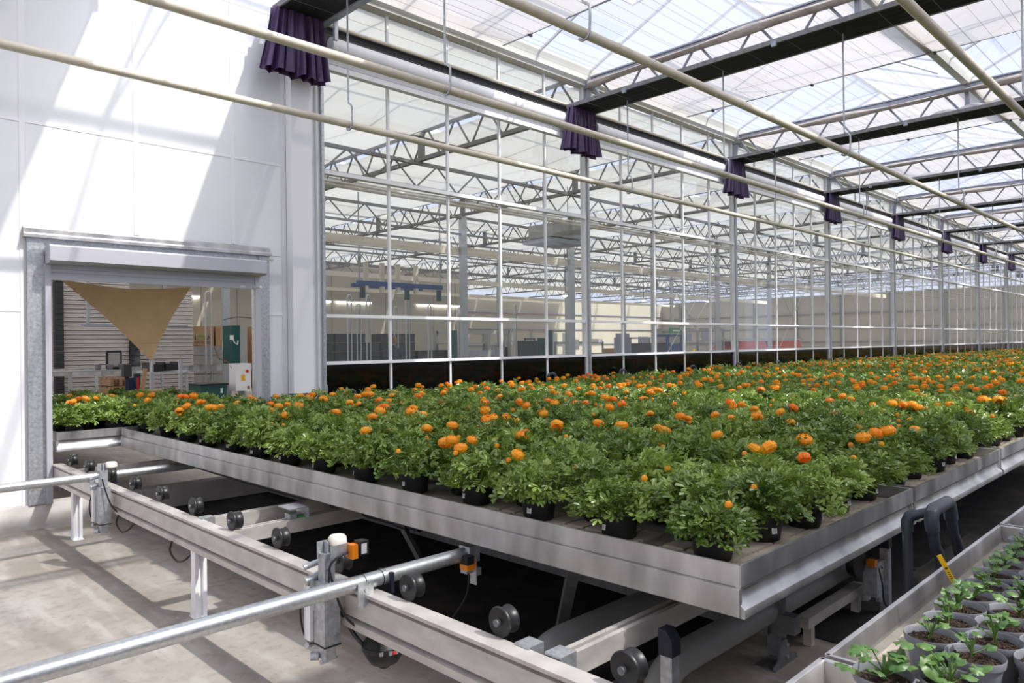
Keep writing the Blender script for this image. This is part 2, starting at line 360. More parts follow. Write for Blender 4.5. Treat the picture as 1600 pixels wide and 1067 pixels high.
for nm, bx, lab in (('wall_front_blocker', (-12, 52, -13.2, -13.0), 'unseen panel wall behind the camera, added to block low light'), ('wall_side_blocker', (-12.2, -12, -13.2, 41), 'unseen panel wall on the left, added to block low light')):  # unseen opaque walls added to keep low light from under the trays
    b = MB(); b.box(*bx, 0, 5.4); o = b.build(nm, M['panel'], smooth=False); tag(o, lab, kind='structure')
# tray door ----------------------------------------------------------------------------
dr = empty('door_1', (2.46, WY, 0)); tag(dr, 'roller shutter doorway with galvanised frame and tan sail inside', kind='structure')
def dpart(name, m, *bx, sm=False):
    b = MB()
    for q in bx: b.box(q[0] - 2.46, q[1] - 2.46, q[2] - WY, q[3] - WY, q[4], q[5])
    return b.build(name, m, dr, smooth=sm)
dpart('door_post', M['galv'], (DX0, 1.53, WY - 0.045, WY + 0.13, 0.2, 2.40))
dpart('door_post', M['galv'], (3.405, DX1, WY - 0.045, WY + 0.13, 0.2, 2.40))
dpart('header_plate', M['galv'], (1.53, 3.405, WY - 0.03, WY + 0.12, 2.08, 2.40))
b = MB(); b.prism([(0.02, 2.40), (-0.075, 2.40), (-0.075, 2.425), (-0.045, 2.44), (-0.045, 2.475), (-0.02, 2.492), (0.02, 2.497)], 'x', 1.388 - 2.46, 3.525 - 2.46)
b.build('top_trim', M['alu'], dr)
sb = MB(); sb.prism([(-0.055, 2.325), (-0.205, 2.335), (-0.225, 2.32), (-0.225, 2.205), (-0.195, 2.185), (-0.055, 2.185)], 'x', 1.535 - 2.46, 3.40 - 2.46)
M['shutter'] = mat('shutter_grey', (0.50, 0.50, 0.56), 0.45, 0.2)
sbx = sb.build('shutter_box', M['shutter'], dr)
dpart('guide_rail', M['shutter'], (1.53, 1.572, WY - 0.085, WY - 0.045, 0.2, 2.19)); dpart('guide_rail', M['shutter'], (3.345, 3.402, WY - 0.085, WY - 0.045, 0.2, 2.19))
for i, (z0, z1) in enumerate(((2.150, 2.185), (2.118, 2.148), (2.095, 2.116))):
    dpart('shutter_slat', M['shutter'], (1.572, 3.345, WY - 0.07, WY - 0.055, z0, z1))
dpart('bottom_bar', M['shutter'], (1.572, 3.345, WY - 0.082, WY - 0.048, 2.055, 2.094))
dpart('limit_label', M['label'], (3.19, 3.24, WY - 0.084, WY - 0.08, 2.065, 2.085))
dpart('yellow_sticker', M['yellow'], (3.26, 3.33, WY - 0.2, WY - 0.15, 2.183, 2.186))
b = MB(); b.tube((3.34 - 2.46, -0.21, 2.07), (3.34 - 2.46, -0.06, 2.07), 0.012); b.build('end_bolt', M['profile'], dr)
b = MB(); b.box(3.41 - 2.46, 3.53 - 2.46, -0.1, -0.09, 2.345, 2.365); b.build('hold_bracket', M['galv'], dr)
# white duct and corner cover ---------------------------------------------------------------
d = MB(); d.box(-0.115, 0.115, -0.12, 0, 0, 4.35); o = d.build('cable_duct', M['profile'], None, (3.845, WY - 0.006, 0.99), smooth=False)
tag(o, 'tall white square cable duct on the panel wall beside the glazing', 'duct')

# glazed part -----------------------------------------------------------------------------------
wr = empty('wall_right', (PX0, WY, 0)); tag(wr, 'long glazed partition wall with white bars and black lower panels', kind='structure')
ZB1 = -0.1845 + H; ZB2 = 0.3315 + H; ZB3 = 1.892 + H; ZTOP = 3.86 + H
def shared(fn): me = fn(); return me
bm_ = MB(); bm_.box(-0.014, 0.014, -0.016, 0.02, 0.2, ZTOP); mull_me = bm_.mesh('mullion', M['profile'], False)
for k in range(NB + 1):
    x = BAY * k
    b = MB(); b.box(-0.055, 0.005, -0.035, 0.05, 0.2, ZTOP); b.build('post', M['profile'], wr, (x, 0, 0), smooth=False)
    b = MB(); b.box(-0.004, 0.026, -0.075, -0.036, 1.02, ZTOP - 0.6); b.box(-0.002, 0.030, -0.085, -0.036, 0.98, 1.06); b.build('curtain_guide_rail', M['galv'], wr, (x - 0.01, 0, 0), smooth=False)
def panes(z0, z1, m, name):
    b = MB(); b.box(0.0, PANE - 0.036, 0, 0.008, z0 + 0.012, z1 - 0.012); return b.mesh(name, m, False)
pm = [panes(0.2, ZB1, M['black_panel'], 'lower_panel'), panes(ZB1, ZB2, M['glass'], 'pane'), panes(ZB2, ZB3, M['glass'], 'pane'), panes(ZB3, ZTOP, M['glass'], 'pane')]
tm = []
for z, h, dpt in ((ZB1, 0.034, 0.04), (ZB2, 0.036, 0.035), (ZB3, 0.044, 0.06)):
    b = MB(); b.box(0.004, BAY - 0.056, -dpt, 0.02, z - h / 2, z + h / 2); tm.append(b.mesh('transom', M['profile'], False))
for k in range(NB):
    for i in range(5):
        x = BAY * k + PANE * i
        if i: inst('mullion', mull_me, wr, (x, 0, 0))
        for j, me in enumerate(pm):
            inst('lower_panel' if j == 0 else 'pane', me, wr, (x + 0.018, 0.0, 0))
    for me in tm: inst('transom', me, wr, (BAY * k, 0, 0))
# gutter and rails high on the wall ---------------------------------------------------------------
b = MB(); b.prism([(WY - 0.01, 5.335), (WY - 0.10, 5.335), (WY - 0.10, 5.355), (WY - 0.14, 5.40), (WY - 0.14, 5.53), (WY - 0.16, 5.56), (WY - 0.16, 5.60), (WY + 0.16, 5.60), (WY + 0.16, 5.40), (WY + 0.06, 5.335)], 'x', 3.9, 45)
o = b.build('trim_gutter', M['gutter']); tag(o, 'cream rain gutter running along the top of the glazing', kind='structure')
b = MB(); b.prism([(WY - 0.01, 5.36), (WY - 0.10, 5.36), (WY - 0.14, 5.42), (WY - 0.14, 5.60), (WY + 0.16, 5.60), (WY + 0.16, 5.36)], 'x', -12, 3.9)
o = b.build('trim_gutter', M['profile']); tag(o, 'white eaves gutter above the panel wall', kind='structure')
for (nm, lab, prof, m) in (
    ('trim_rod', 'beige rod above the rolled screen along the glazing', None, 'cream'),
    ('trim_rail', 'white double rail under the rolled screen along the glazing', None, 'profile')):
    b = MB()
    if nm == 'trim_rod': b.tube((4.15, WY - 0.12, 4.94), (44, WY - 0.12, 4.94), 0.02)
    else: b.box(4.15, 44, WY - 0.13, WY - 0.05, 4.455, 4.515); b.box(4.15, 44, WY - 0.12, WY - 0.05, 4.525, 4.575)
    o = b.build(nm, M[m]); tag(o, lab, kind='structure')
b = MB(); b.box(4.15, 44, WY - 0.085, WY - 0.07, 4.575, 4.945); o = b.build('trim_shadow_strip', M['black_pl']); tag(o, 'black strip standing for the shadow gap behind the rolled screen', kind='structure')  # black strip put in for the shadow between rod and roll
for k in range(NB):
    x = PX0 + BAY * k
    b = MB()
    prof = [(WY - 0.15 + 0.075 - 0.075 * math.cos(a) * 1.0, 4.70 + 0.095 * math.sin(a)) for a in [2 * math.pi * i / 14 for i in range(14)]]
    b.prism(prof, 'x', -BAY * 0 + 0.05, BAY - 0.62)
    o = b.build('rolled_screen', M['screen_roll'] if 'screen_roll' in M else M['seam'], None, (x, -0.085, 0))
    tag(o, f'white rolled side screen high on the glazing, {ordn(k+1)} bay from the panel wall', 'screen', 'rolled side screens')

# roof ----------------------------------------------------------------------------------------
rf = empty('roof', (0, 0, 0)); tag(rf, 'ridged glass greenhouse roof with slim bars', kind='structure')
PW = BAY / 4
def slope_meshes(w, name):
    b = MB(); L_ = SPAN / 2
    b.add([(0.02, 0.06, ZG + 0.03), (w - 0.02, 0.06, ZG + 0.03), (w - 0.02, L_ - 0.02, ZR), (0.02, L_ - 0.02, ZR)], [(0, 1, 2, 3)])
    return b.mesh(name, M['roof_glass'], False, fix=False)
def half_mesh(w, f0, f1, name):
    b = MB(); L_ = SPAN / 2
    Pq = lambda f: (0.06 + (L_ - 0.08) * f, ZG + 0.03 + (ZR - ZG - 0.03) * f)
    (ya, za), (yb, zb) = Pq(f0), Pq(f1)
    b.add([(0.02, ya, za), (w - 0.02, ya, za), (w - 0.02, yb, zb), (0.02, yb, zb)], [(0, 1, 2, 3)]); return b.mesh(name, M['roof_glass'], False, fix=False)
low_s = half_mesh(PW, 0, 0.45, 'roof_pane')
vb = MB(); vb.add([(0.02, -1.05, 0.02), (PW - 0.02, -1.05, 0.02), (PW - 0.02, 0, 0), (0.02, 0, 0)], [(0, 1, 2, 3)]); vent_me = vb.mesh('vent_pane', M['roof_glass'], False, fix=False)
vf = MB(); vf.bar((0, -1.05, 0.02), (PW, -1.05, 0.02), 0.03, 0.02); vf.bar((0.01, -1.05, 0.02), (0.01, 0, 0), 0.025, 0.02); vf.bar((PW - 0.01, -1.05, 0.02), (PW - 0.01, 0, 0), 0.025, 0.02); ventf_me = vf.mesh('vent_frame', M['profile'], False)
pane_s = slope_meshes(PW, 'roof_pane'); pane_l = slope_meshes(BAY, 'roof_pane')
bb = MB(); bb.bar((0, 0.05, ZG + 0.03), (0, SPAN / 2, ZR), 0.026, 0.035); bar_me = bb.mesh('glazing_bar', M['profile'], False)
xs0, xs1 = XK[0], XK[-1]
gut = [WY - 4 * i for i in range(0, 5)] + [WY + 4 * i for i in range(1, 9)]
for y in sorted(gut):
    if abs(y - WY) > 0.1:
        b = MB(); b.prism([(y - 0.05, ZG - 0.06), (y + 0.05, ZG - 0.06), (y + 0.08, ZG + 0.06), (y + 0.08, ZG + 0.08), (y - 0.08, ZG + 0.08), (y - 0.08, ZG + 0.06)], 'x', xs0, xs1); b.build('roof_gutter', M['gutter'], rf)
    if y > 38: continue
    b = MB(); b.bar((xs0, y + SPAN / 2, ZR + 0.01), (xs1, y + SPAN / 2, ZR + 0.01), 0.06, 0.05); b.build('ridge_bar', M['profile'], rf)
    if y > WY + 17: fine = False
    else: fine = -2 < y < WY - 0.5
    for side in (0, 1):
        for k in range(len(XK) - 1):
            x = XK[k]
            n, w, me = (4, PW, pane_s) if (fine and k >= 2) else (1, BAY, pane_l)
            for i in range(n):
                if side == 1 and n == 4 and i >= 2:
                    inst('roof_pane', low_s, rf, (x + (i + 1) * w, y + SPAN, 0), (0, 0, math.pi))
                    v_ = inst('vent_pane', vent_me, rf, (x + (i + 1) * w, y + SPAN / 2 + 0.03, ZR + 0.03), (R(6), 0, math.pi)); inst('vent_frame', ventf_me, v_)
                    continue
                o = inst('roof_pane', me, rf, (x + i * w, y, 0)) if side == 0 else inst('roof_pane', me, rf, (x + (i + 1) * w, y + SPAN, 0), (0, 0, math.pi))
        if fine:
            for i in range(8, (len(XK) - 1) * 4 + 1):
                inst('glazing_bar', bar_me, rf, (xs0 + i * PW, y if side == 0 else y + SPAN, 0), (0, 0, 0 if side == 0 else math.pi))
        else:
            b = MB()
            for i in range(0, (len(XK) - 1) * 4 + 1):
                yy = y if side == 0 else y + SPAN; s_ = 1 if side == 0 else -1
                b.bar((xs0 + i * PW, yy + s_ * 0.05, ZG + 0.03), (xs0 + i * PW, yy + s_ * SPAN / 2, ZR), 0.026, 0.035)
            o = b.build('glazing_bar', M['profile'], rf, smooth=False); o['kind'] = 'stuff'
# wind braces in the roof over the near bays
for kx, y in ((3, -0.9), (4, -0.9), (5, -0.9), (4, 3.09), (6, 3.09)):
    x = XK[kx] + 0.2
    b = MB(); b.tube((x + 0.3, y + 0.3, ZG + 0.1), (x + 2.0, y + 1.95, ZR - 0.05), 0.016, 6); b.tube((x + 3.9, y + 0.3, ZG + 0.1), (x + 2.2, y + 1.95, ZR - 0.05), 0.016, 6)
    b.build('wind_brace', M['profile'], rf)

# trusses, folded screens and sheets ------------------------------------------------------------
WSP = 0.832
def truss_main(k, x, near):
    t = empty('roof_truss', (x, WY, 3.40 + H)); 
    nm = {-3: 'third behind the door', -2: 'second behind the door', -1: 'over the door'}.get(k, f'over the {ordn(k+1)} post of the glazing')
    tag(t, f'galvanised lattice roof truss {nm}', kind='structure')
    b = MB(); b.box(-0.035, 0.035, -16, -0.16, 0.50, 0.56); b.box(-0.06, 0.06, -16, -0.16, 0.565, 0.585); b.build('top_chord', M['truss'], t, smooth=False)
    b = MB(); b.box(-0.035, 0.035, -16, -0.08, 0.03, 0.10); b.build('bottom_chord', M['truss'], t, smooth=False)
    n = 18
    jb = MB()
    for i in range(n):
        yt = -0.28 - WSP * i
        for s_ in (0, 1):
            yb = yt + (0.36 if s_ == 0 else -0.36)
            p, q = (0, yt + (0.05 if s_ == 0 else -0.05), 0.50), (0, yb, 0.10)
            if yb > -0.09: continue
            if near and i < 8:
                w = MB(); w.tube(p, q, 0.017, 8); w.build('web_bar', M['truss'], t)
            else: jb.tube(p, q, 0.017, 6)
    if jb.v: o = jb.build('web_bar', M['truss'], t); o['kind'] = 'stuff'
    b = MB(); b.bar((0, -0.05, 0.05), (0, -0.10, 0.50), 0.06, 0.06); b.bar((0, -0.42, 0.12), (0, -0.12, 0.52), 0.05, 0.04); b.box(-0.08, 0.08, -0.2, -0.06, 0.42, 0.55); b.build('wall_bracket', M['truss'], t, smooth=False)
    for yg in (-4.0, -8.0):
        b = MB(); b.box(-0.03, 0.03, yg - 0.03, yg + 0.03, 0.1, 0.56); b.box(-0.05, 0.05, yg - 0.06, yg + 0.06, 0.585, ZG - 0.06 - 3.40 - H); b.build('gutter_post', M['truss'], t, smooth=False)
    # folded white screen under the top chord
    b = MB(); rr = random.Random(k + 50)
    ph = [rr.uniform(0, 6) for _ in range(4)]
    def fold(u, v):
        a = 2 * math.pi * v; y = -0.2 - 15.6 * u
        h = 0.038 + 0.018 * math.sin(y * 2.1 + ph[0]) + 0.010 * math.sin(y * 5.3 + ph[1])
        return (-0.10 + 0.075 * math.cos(a) + 0.012 * math.sin(y * 3 + ph[2]), y, 0.455 + h * math.sin(a) + 0.012 * math.sin(y * 1.3 + ph[3]))
    b.grid(fold, 90, 10); b.build('folded_white_screen', M['beige_fold'], t)
    # black folded screen with grey edge
    p = empty('blackout_screen', (x - 0.36, WY, 3.40 + H)); tag(p, f'black folded blackout screen under the roof truss {nm}', 'screen', None)
    b = MB()
    def under(u, v):
        y = -0.20 - 15.7 * u
        return (-0.25 + 0.5 * v, y, -0.006 * math.sin(math.pi * v * 9) - 0.012 + 0.008 * math.sin(y * 4 + v * 5) * math.sin(math.pi * v))
    b.grid(under, 60, 18); b.build('fabric_pack', M['black_fab'], p)
    b = MB(); b.box(-0.262, -0.242, -15.9, -0.18, -0.02, 0.03); b.box(-0.262, -0.20, -15.9, -0.18, 0.03, 0.034); b.build('edge_profile', M['grey_fab'], p, smooth=False)
    b = MB(); b.box(0.242, 0.262, -15.9, -0.18, -0.02, 0.03); b.build('edge_profile', M['grey_fab'], p, smooth=False)
    b = MB()
    def top(u, v):
        y = -0.22 - 15.6 * u
        hump = max(0, math.sin(y * 1.1 + ph[0]) ) ** 2 * 0.07 + max(0, math.sin(y * 0.63 + ph[2])) ** 4 * 0.06
        return (-0.24 + 0.42 * v, y, 0.012 + (0.012 + hump * (0.7 + 0.3 * math.sin(y * 17 + v * 8))) * math.sin(math.pi * v))
    b.grid(top, 160, 6); b.build('loose_fold', M['grey_fab'], p)
    for yy in (-1.2, -3.3, -5.2):
        c = MB(); c.box(-0.27, -0.24, yy - 0.03, yy + 0.03, -0.05, 0.01); c.build('clip', M['truss'], p, smooth=False)
for i, x in enumerate(XK):
    truss_main(i - 3, x, 3 <= i <= 9)
ZSH = 3.95 + H
def sheet(x, y0, y1, m, w, lab, nm='shade_screen', grp=None, n=26):
    b = MB(); ph = random.uniform(0, 6)
    def fn(u, v):
        yy = y0 + (y1 - y0) * v; xx = u * w
        return (xx, yy, ZSH + 0.012 * math.sin(yy * 2.2 + ph + u * 3) - 0.03 * math.sin(math.pi * u))
    b.grid(fn, 6, n); o = inst(nm, b.mesh(nm, m, True, False), None, (x + 0.02, 0, 0)); tag(o, lab, 'screen', grp)
    b = MB(); b.tube((w, y0, ZSH), (w, y1, ZSH), 0.012, 6); b.build('edge_bar', M['truss'], o)
    if nm == 'shade_screen':
        for j in range(4):
            c = MB(); yc = y1 - 0.5 - 1.7 * j; c.box(w - 0.03, w + 0.03, yc - 0.015, yc + 0.015, ZSH - 0.03, ZSH + 0.03); c.build('clip', M['black_pl'], o, smooth=False)
for i in range(len(XK) - 1):
    kk = i - 3
    lab = {0: 'white shade screen sheet in front of the first glazed bay', -1: 'white shade screen sheet in the roof bay before the door'}.get(kk, f'white shade screen sheet in the {ordn(kk+1)} glazed roof bay' if kk > 0 else f'white shade screen sheet, roof bay {["","second","third"][-kk-1]} behind the door')
    sheet(XK[i], -8.9, WY - 0.16, M['screen'], 2.62, lab, grp='shade screens')
b = MB()
for i in range(34):
    y = WY - 0.3 - 0.235 * i * 1.0
    b.tube((-8, y, ZSH - 0.035), (44, y, ZSH - 0.035), 0.0018, 4, cap=False)
    if i % 2 == 0: b.tube((-8, y + 0.06, 3.30 + H), (44, y + 0.06, 3.30 + H), 0.0016, 4, cap=False)
o = b.build('screen_wires', M['steel_wire']); tag(o, 'thin steel screen wires stretched along the greenhouse under the roof', 'wires', kind='stuff')

# curtain skirts hanging at the wall end of each blackout screen ----------------------------------
def curtain(k):
    x = PX0 + BAY * k - 0.40
    root = None; b = MB(); r = random.Random(k * 3 + 1); ph = r.uniform(0, 6); ph2 = r.uniform(0, 6)
    def fn(u, v):
        t = 1 - v                                # v 0 bottom .. 1 top
        wd = 0.54 + 0.19 * t ** 1.4; xx = -wd / 2 + wd * u + (-0.03) * t
        amp = 0.012 + 0.035 * t
        w_ = u * 2 * math.pi * 6.5 + ph + 1.1 * math.sin(u * 9 + ph2) + 0.7 * math.sin(t * 2.2 + u * 5)
        yy = amp * (math.sin(w_) + 0.3 * math.sin(2.3 * w_ + 1)) + 0.012 * t * math.sin(u * 23 + ph2)
        xx += 0.012 * math.sin(w_ + 1.3) * t
        zz = -0.62 * t - 0.03 * t * u - 0.012 * t * math.sin(u * 19 + ph2)
        return (xx, yy, zz)
    b.grid(fn, 150, 14)
    def back(u, v):
        p = fn(u, v); return (p[0], p[1] * 0.6 + 0.07 + 0.02 * (1 - v), p[2] - 0.012 * (1 - v))
    b.grid(back, 60, 8)
    o = inst('curtain_skirt', b.mesh('curtain_skirt', M['purple'], True, False), None, (x, WY - 0.32, 4.86))
    lab = 'large purple-black gathered curtain skirt beside the white panel wall' if k == 0 else f'purple-black gathered curtain skirt on the {ordn(k+1)} post of the glazing'
    tag(o, lab, 'curtain', 'gathered curtain skirts')
    h = MB()
    def hem(u, v):
        p = fn(u, 0.09 + 0.012 * v); return (p[0], p[1] - 0.004, p[2])
    h.grid(hem, 80, 1); inst('hem', h.mesh('hem', M['purple'], True, False), o)
for k in range(NB + 1): curtain(k)
b = MB(); b.box(-0.02, 0.02, -0.02, 0.02, -0.17, 0.04); o = b.build('steel_hanger', M['galv'], None, (PX0 + 0.02, WY - 0.32, 4.87), smooth=False)
tag(o, 'short square steel hanger beside the largest curtain skirt', 'bracket')

# cream heating pipes and hooks -----------------------------------------------------------------
PIPES = ((6.10, 2.13 + H, 'cream heating pipe hung nearest the glazing'), (4.62, 2.09 + H, 'cream heating pipe crossing the curtain skirts, second from the glazing'),
         (3.15, 2.09 + H, 'cream heating pipe third from the glazing'), (1.495, 2.10 + H, 'cream heating pipe nearest the camera at upper right'))
for i, (y, z, lab) in enumerate(PIPES):
    o = empty('heating_pipe', (0, y, z)); tag(o, lab, 'pipe', 'heating pipes')
    x = -9.0 + i * 1.3; xs = [x]
    b = MB(); b.tube((-9, 0, 0), (44, 0, 0), 0.034, 14); b.build('pipe_run', M['cream'], o)
    for xx in ((2.4, 8.9, 15.0) if i != 3 else (7.9,)):
        c = MB(); c.tube((xx + i * 0.9, 0, 0), (xx + i * 0.9 + 0.012, 0, 0), 0.037, 14); c.build('weld_joint', M['cream'], o)
    for k in range(NB):
        xh = PX0 + BAY * k - (0.26 + 0.02 * i) ; zt = 3.385 + H - z
        h = MB(); r = 0.040
        pts = [(0, 0, zt), (0, 0.0, 0.24), (0, -0.005, 0.205), (0, -0.04, 0.185), (0, -0.062, 0.16), (0, -0.066, 0.10)]
        for a in range(0, 141, 20):
            aa = R(180 - a) ; pts.append((0, 0.052 * math.cos(aa) - 0.008, -0.052 * math.sin(aa) * 1.0))
        h.path(pts, 0.0095, 8)
        oh = h.build('pipe_hook', M['galv'], None, (xh, y, z))
        which = ('nearest the glazing', 'second from the glazing', 'third from the glazing', 'nearest the camera')[i]
        tag(oh, f'long steel hook at the {ordn(k+1)} truss, on the cream pipe {which}', 'hook', 'pipe hooks')

# ================================================================== ROLLING TRAYS
ZRIM, ZBOT, ZFL = 0.788, 0.626, 0.742
def side_prof(kind):                         # outline across a tray side, first value = outward offset
    if kind == 'long':
        return [(0, ZRIM), (0.0, 0.726), (-0.006, 0.724), (-0.006, 0.719), (0.006, 0.713), (0.006, 0.63), (0, ZBOT), (-0.03, ZBOT), (-0.03, 0.632), (-0.012, 0.64), (-0.012, ZRIM - 0.002), (-0.010, ZRIM)]
    return [(0, ZRIM), (0, 0.722), (-0.005, 0.718), (-0.014, 0.712), (-0.016, 0.700), (-0.010, 0.672), (0.010, 0.655), (0.012, 0.652), (0.012, 0.628), (0.010, ZBOT), (-0.03, ZBOT), (-0.03, 0.632), (-0.02, 0.66), (-0.02, 0.70), (-0.012, ZRIM - 0.002), (-0.010, ZRIM)]
TX, TY = 0.152, 0.096
tb = MB(); c_ = 0.006
tb.prism([(-TX/2+.004, 0), (TX/2-.004, 0), (TX/2-.004, 0.008), (TX/2-.012, 0.013), (-TX/2+.012, 0.013), (-TX/2+.004, 0.008)], 'y', -TY/2 + .007, TY/2 - .007)
tile_me = tb.mesh('floor_tile', M['tile'], False)
def tray(x0, y0, x1, y1, lab, tiles=(), dz=0.0, floor_rough=True, grp='aluminium rolling trays'):
    cx, cy = (x0 + x1) / 2, (y0 + y1) / 2
    t = empty('rolling_tray', (cx, cy, ZBOT + dz)); tag(t, lab, 'tray', grp)
    def P(b, name, m): return b.build(name, m, t, (-cx, -cy, -ZBOT))
    b = MB(); b.prism([(x0 - o, z) for o, z in side_prof('long')], 'y', y0 + 0.003, y1 - 0.003); P(b, 'side_rail', M['alu'])
    b = MB(); b.prism([(x1 + o, z) for o, z in side_prof('long')], 'y', y0 + 0.003, y1 - 0.003); P(b, 'side_rail', M['alu'])
    b = MB(); b.prism([(y0 - o, z) for o, z in side_prof('short')], 'x', x0 + 0.002, x1 - 0.002); P(b, 'end_rail', M['alu'])
    b = MB(); b.prism([(y1 + o, z) for o, z in side_prof('short')], 'x', x0 + 0.002, x1 - 0.002); P(b, 'end_rail', M['alu'])
    b = MB(); b.box(x0 + 0.012, x1 - 0.012, y0 + 0.012, y1 - 0.012, ZFL - 0.035, ZFL - 0.010); P(b, 'tray_floor', M['tile_groove'])
    for (tx0, ty0, tx1, ty1) in tiles:
        nx, ny = int((tx1 - tx0) / TX), int((ty1 - ty0) / TY)
        for i in range(nx):
            for j in range(ny):
                inst('floor_tile', tile_me, t, (tx0 + (i + .5) * TX - cx, ty0 + (j + .5) * TY - cy, ZFL - 0.011 - ZBOT))
    return t
TP, TW = 1.657, 1.622
TRAYS = []
def tx(k): return 2.072 + TP * k + (0.42 if k > 4 else 0)
TY0, TY1 = 1.11, 6.925
for k in range(21):
    x0 = tx(k); x1 = x0 + TW
    if k == 0:
        lab = 'nearest aluminium rolling tray of ranunculus, its corner towards the camera'; tl = [(x0 + .02, TY0 + .02, x1 - .02, TY0 + .48), (x0 + .02, TY0 + .48, x0 + .36, TY0 + 1.5)]
    else:
        lab = f'aluminium rolling tray of ranunculus, {ordn(k+1)} along the row from the nearest'; tl = [(x0 + .02, TY0 + .02, x1 - .02, TY0 + .42)] if k < 4 else []
    tray(x0, TY0, x1, TY1, lab, tl); TRAYS.append((x0, TY0))
    for xr in (0.3, 1.3):
        pass
D2X = 1.596
tray(D2X, 6.985, D2X + 1.60, 12.85, 'aluminium rolling tray of ranunculus passing through the shutter doorway'); 
for k in range(3):
    x0 = 0.03 + 1.583 * k
    lab = ('aluminium tray of young plants at the bottom edge, left of the seedling tray divider', 'aluminium tray of grey seedling pots with the yellow stick label', 'aluminium tray of seedling pots furthest along at lower right')[k]
    tl = [(x0 + .015, 0.05, x0 + 1.56, 0.655)] if k < 2 else [(x0 + .015, 0.3, x0 + 0.8, 0.655)]
    tray(x0, -5.1, x0 + 1.565, 0.668, lab, tl, grp='seedling trays')

# ================================================================== PLANTS
def leaf_template(fine=True):
    V = [(0, 0, 0)]; T = []
    def lobe(ang, L, w, base):
        ca, sa = math.cos(ang), math.sin(ang)
        def A(x, y, z): V.append((base + x * ca - y * sa, x * sa + y * ca, z)); return len(V) - 1
        if fine:
            a = A(0, 0, 0); l1 = A(L * .5, w * .75, .05 * L); m_ = A(L * .55, 0, -.03 * L); r1 = A(L * .5, -w * .75, .05 * L)
            l2 = A(L * .92, w * .8, 0.02 * L); t_ = A(L, 0, -.10 * L); r2 = A(L * .92, -w * .8, 0.02 * L)
            T.extend([(a, m_, l1), (a, r1, m_), (l1, m_, l2), (m_, t_, l2), (m_, r1, r2), (m_, r2, t_)])
        else:
            a = A(0, 0, 0); l1 = A(L * .6, w, .04 * L); t_ = A(L, 0, -.08 * L); r1 = A(L * .6, -w, .04 * L); T.extend([(a, t_, l1), (a, r1, t_)])
    lobe(0, 0.66, 0.15, 0.34); lobe(0.8, 0.56, 0.13, 0.30); lobe(-0.8, 0.56, 0.13, 0.30)
    return np.array(V), np.array(T)
def euler_cols(d, n):
    d = d / np.linalg.norm(d); s = np.cross(n, d); s /= (np.linalg.norm(s) + 1e-9); n2 = np.cross(d, s); return np.stack([d, s, n2], 1)
def foliage_arrays(seed, nleaf, fine, rx=0.160, rz=0.132, size=0.057, stems=True):
    r = np.random.default_rng(seed); LV, LT = leaf_template(fine); Vs = []; Ts = []; off = 0
    base = np.array([0, 0, 0.122])
    for i in range(nleaf):
        u = r.uniform(-0.22, 1.0); ph = r.uniform(0, 2 * math.pi); c = math.sqrt(max(0, 1 - u * u))
        rad = np.array([c * math.cos(ph), c * math.sin(ph), u]); k = r.uniform(0.62, 1.05)
        lump = 1 + 0.14 * math.sin(3 * ph + seed) * c + 0.08 * math.sin(5 * ph + 2 * seed)
        p = base + rad * np.array([rx * k * lump, rx * k * lump, rz * k])
        d = rad * np.array([1, 1, 0.35]) + r.normal(0, 0.55, 3) + np.array([0, 0, 0.12]); d /= np.linalg.norm(d)
        n = rad * 0.7 + np.array([0, 0, 0.75]) + r.normal(0, 0.4, 3)
        M3 = euler_cols(d, n); s = size * r.uniform(0.7, 1.25)
        v = (LV * s) @ M3.T + p - d * s * 0.5
        Vs.append(v); Ts.append(LT + off); off += len(v)
        if stems and i % 2 == 0:
            q = base * np.array([1, 1, 0.75]) + rad * np.array([.2 * rx, .2 * rx, 0]); e = v[0] + d * s * .3; w = np.cross(e - q, rad + np.array([.01, .02, .3])); w /= np.linalg.norm(w) + 1e-9; w *= 0.0016
            Vs.append(np.array([q - w, q + w, e + w, e - w])); Ts.append(np.array([(0, 1, 2), (0, 2, 3)]) + off); off += 4
    return np.concatenate(Vs), np.concatenate(Ts)
def flower_arrays(seed, n1=8, tiers=3, rad=0.031, seg=2):
    r = np.random.default_rng(seed); Vs = []; Ts = []; off = 0
    spec = [(8, 0.05, 1.0), (8, 0.50, 0.98), (7, 0.95, 0.86), (5, 1.3, 0.62)][:tiers + 1]
    for n, el, rr in spec:
        a0 = r.uniform(0, 6)
        for i in range(n):
            a = a0 + 2 * math.pi * i / n + r.normal(0, .08); e = el + r.normal(0, .08); hw = math.pi / n * 1.35; pts = []
            for t in np.linspace(0, 1, seg + 1):
                for s in (-1, 0, 1):
                    aa = a + s * hw * (0.45 + 0.55 * math.sin(math.pi * min(1, .25 + t * .6)))
                    el2 = e - 0.55 + 0.95 * t; q = rad * rr * (1 + 0.13 * t + r.normal(0, .03)) * (1.0 if s == 0 else 0.95)
                    pts.append((q * math.cos(el2) * math.cos(aa), q * math.cos(el2) * math.sin(aa), q * math.sin(el2) * 0.82))
            Vs.append(np.array(pts)); tr = []
            for j in range(seg):
                for s in range(2):
                    k = j * 3 + s; tr += [(k, k + 1, k + 4), (k, k + 4, k + 3)]
            Ts.append(np.array(tr) + off); off += len(pts)
    return np.concatenate(Vs), np.concatenate(Ts)
def lathe_arrays(prof, n):
    b = MB(); b.lathe(prof, n=n); T = []
    for q in b.f: T += [(q[0], q[1], q[2]), (q[0], q[2], q[3])]
    return np.array(b.v), np.array(T)
POT = [(0.0, 0.001), (0.058, 0.0), (0.062, 0.004), (0.074, 0.083), (0.080, 0.085), (0.082, 0.098), (0.078, 0.099), (0.074, 0.088), (0.0, 0.086)]
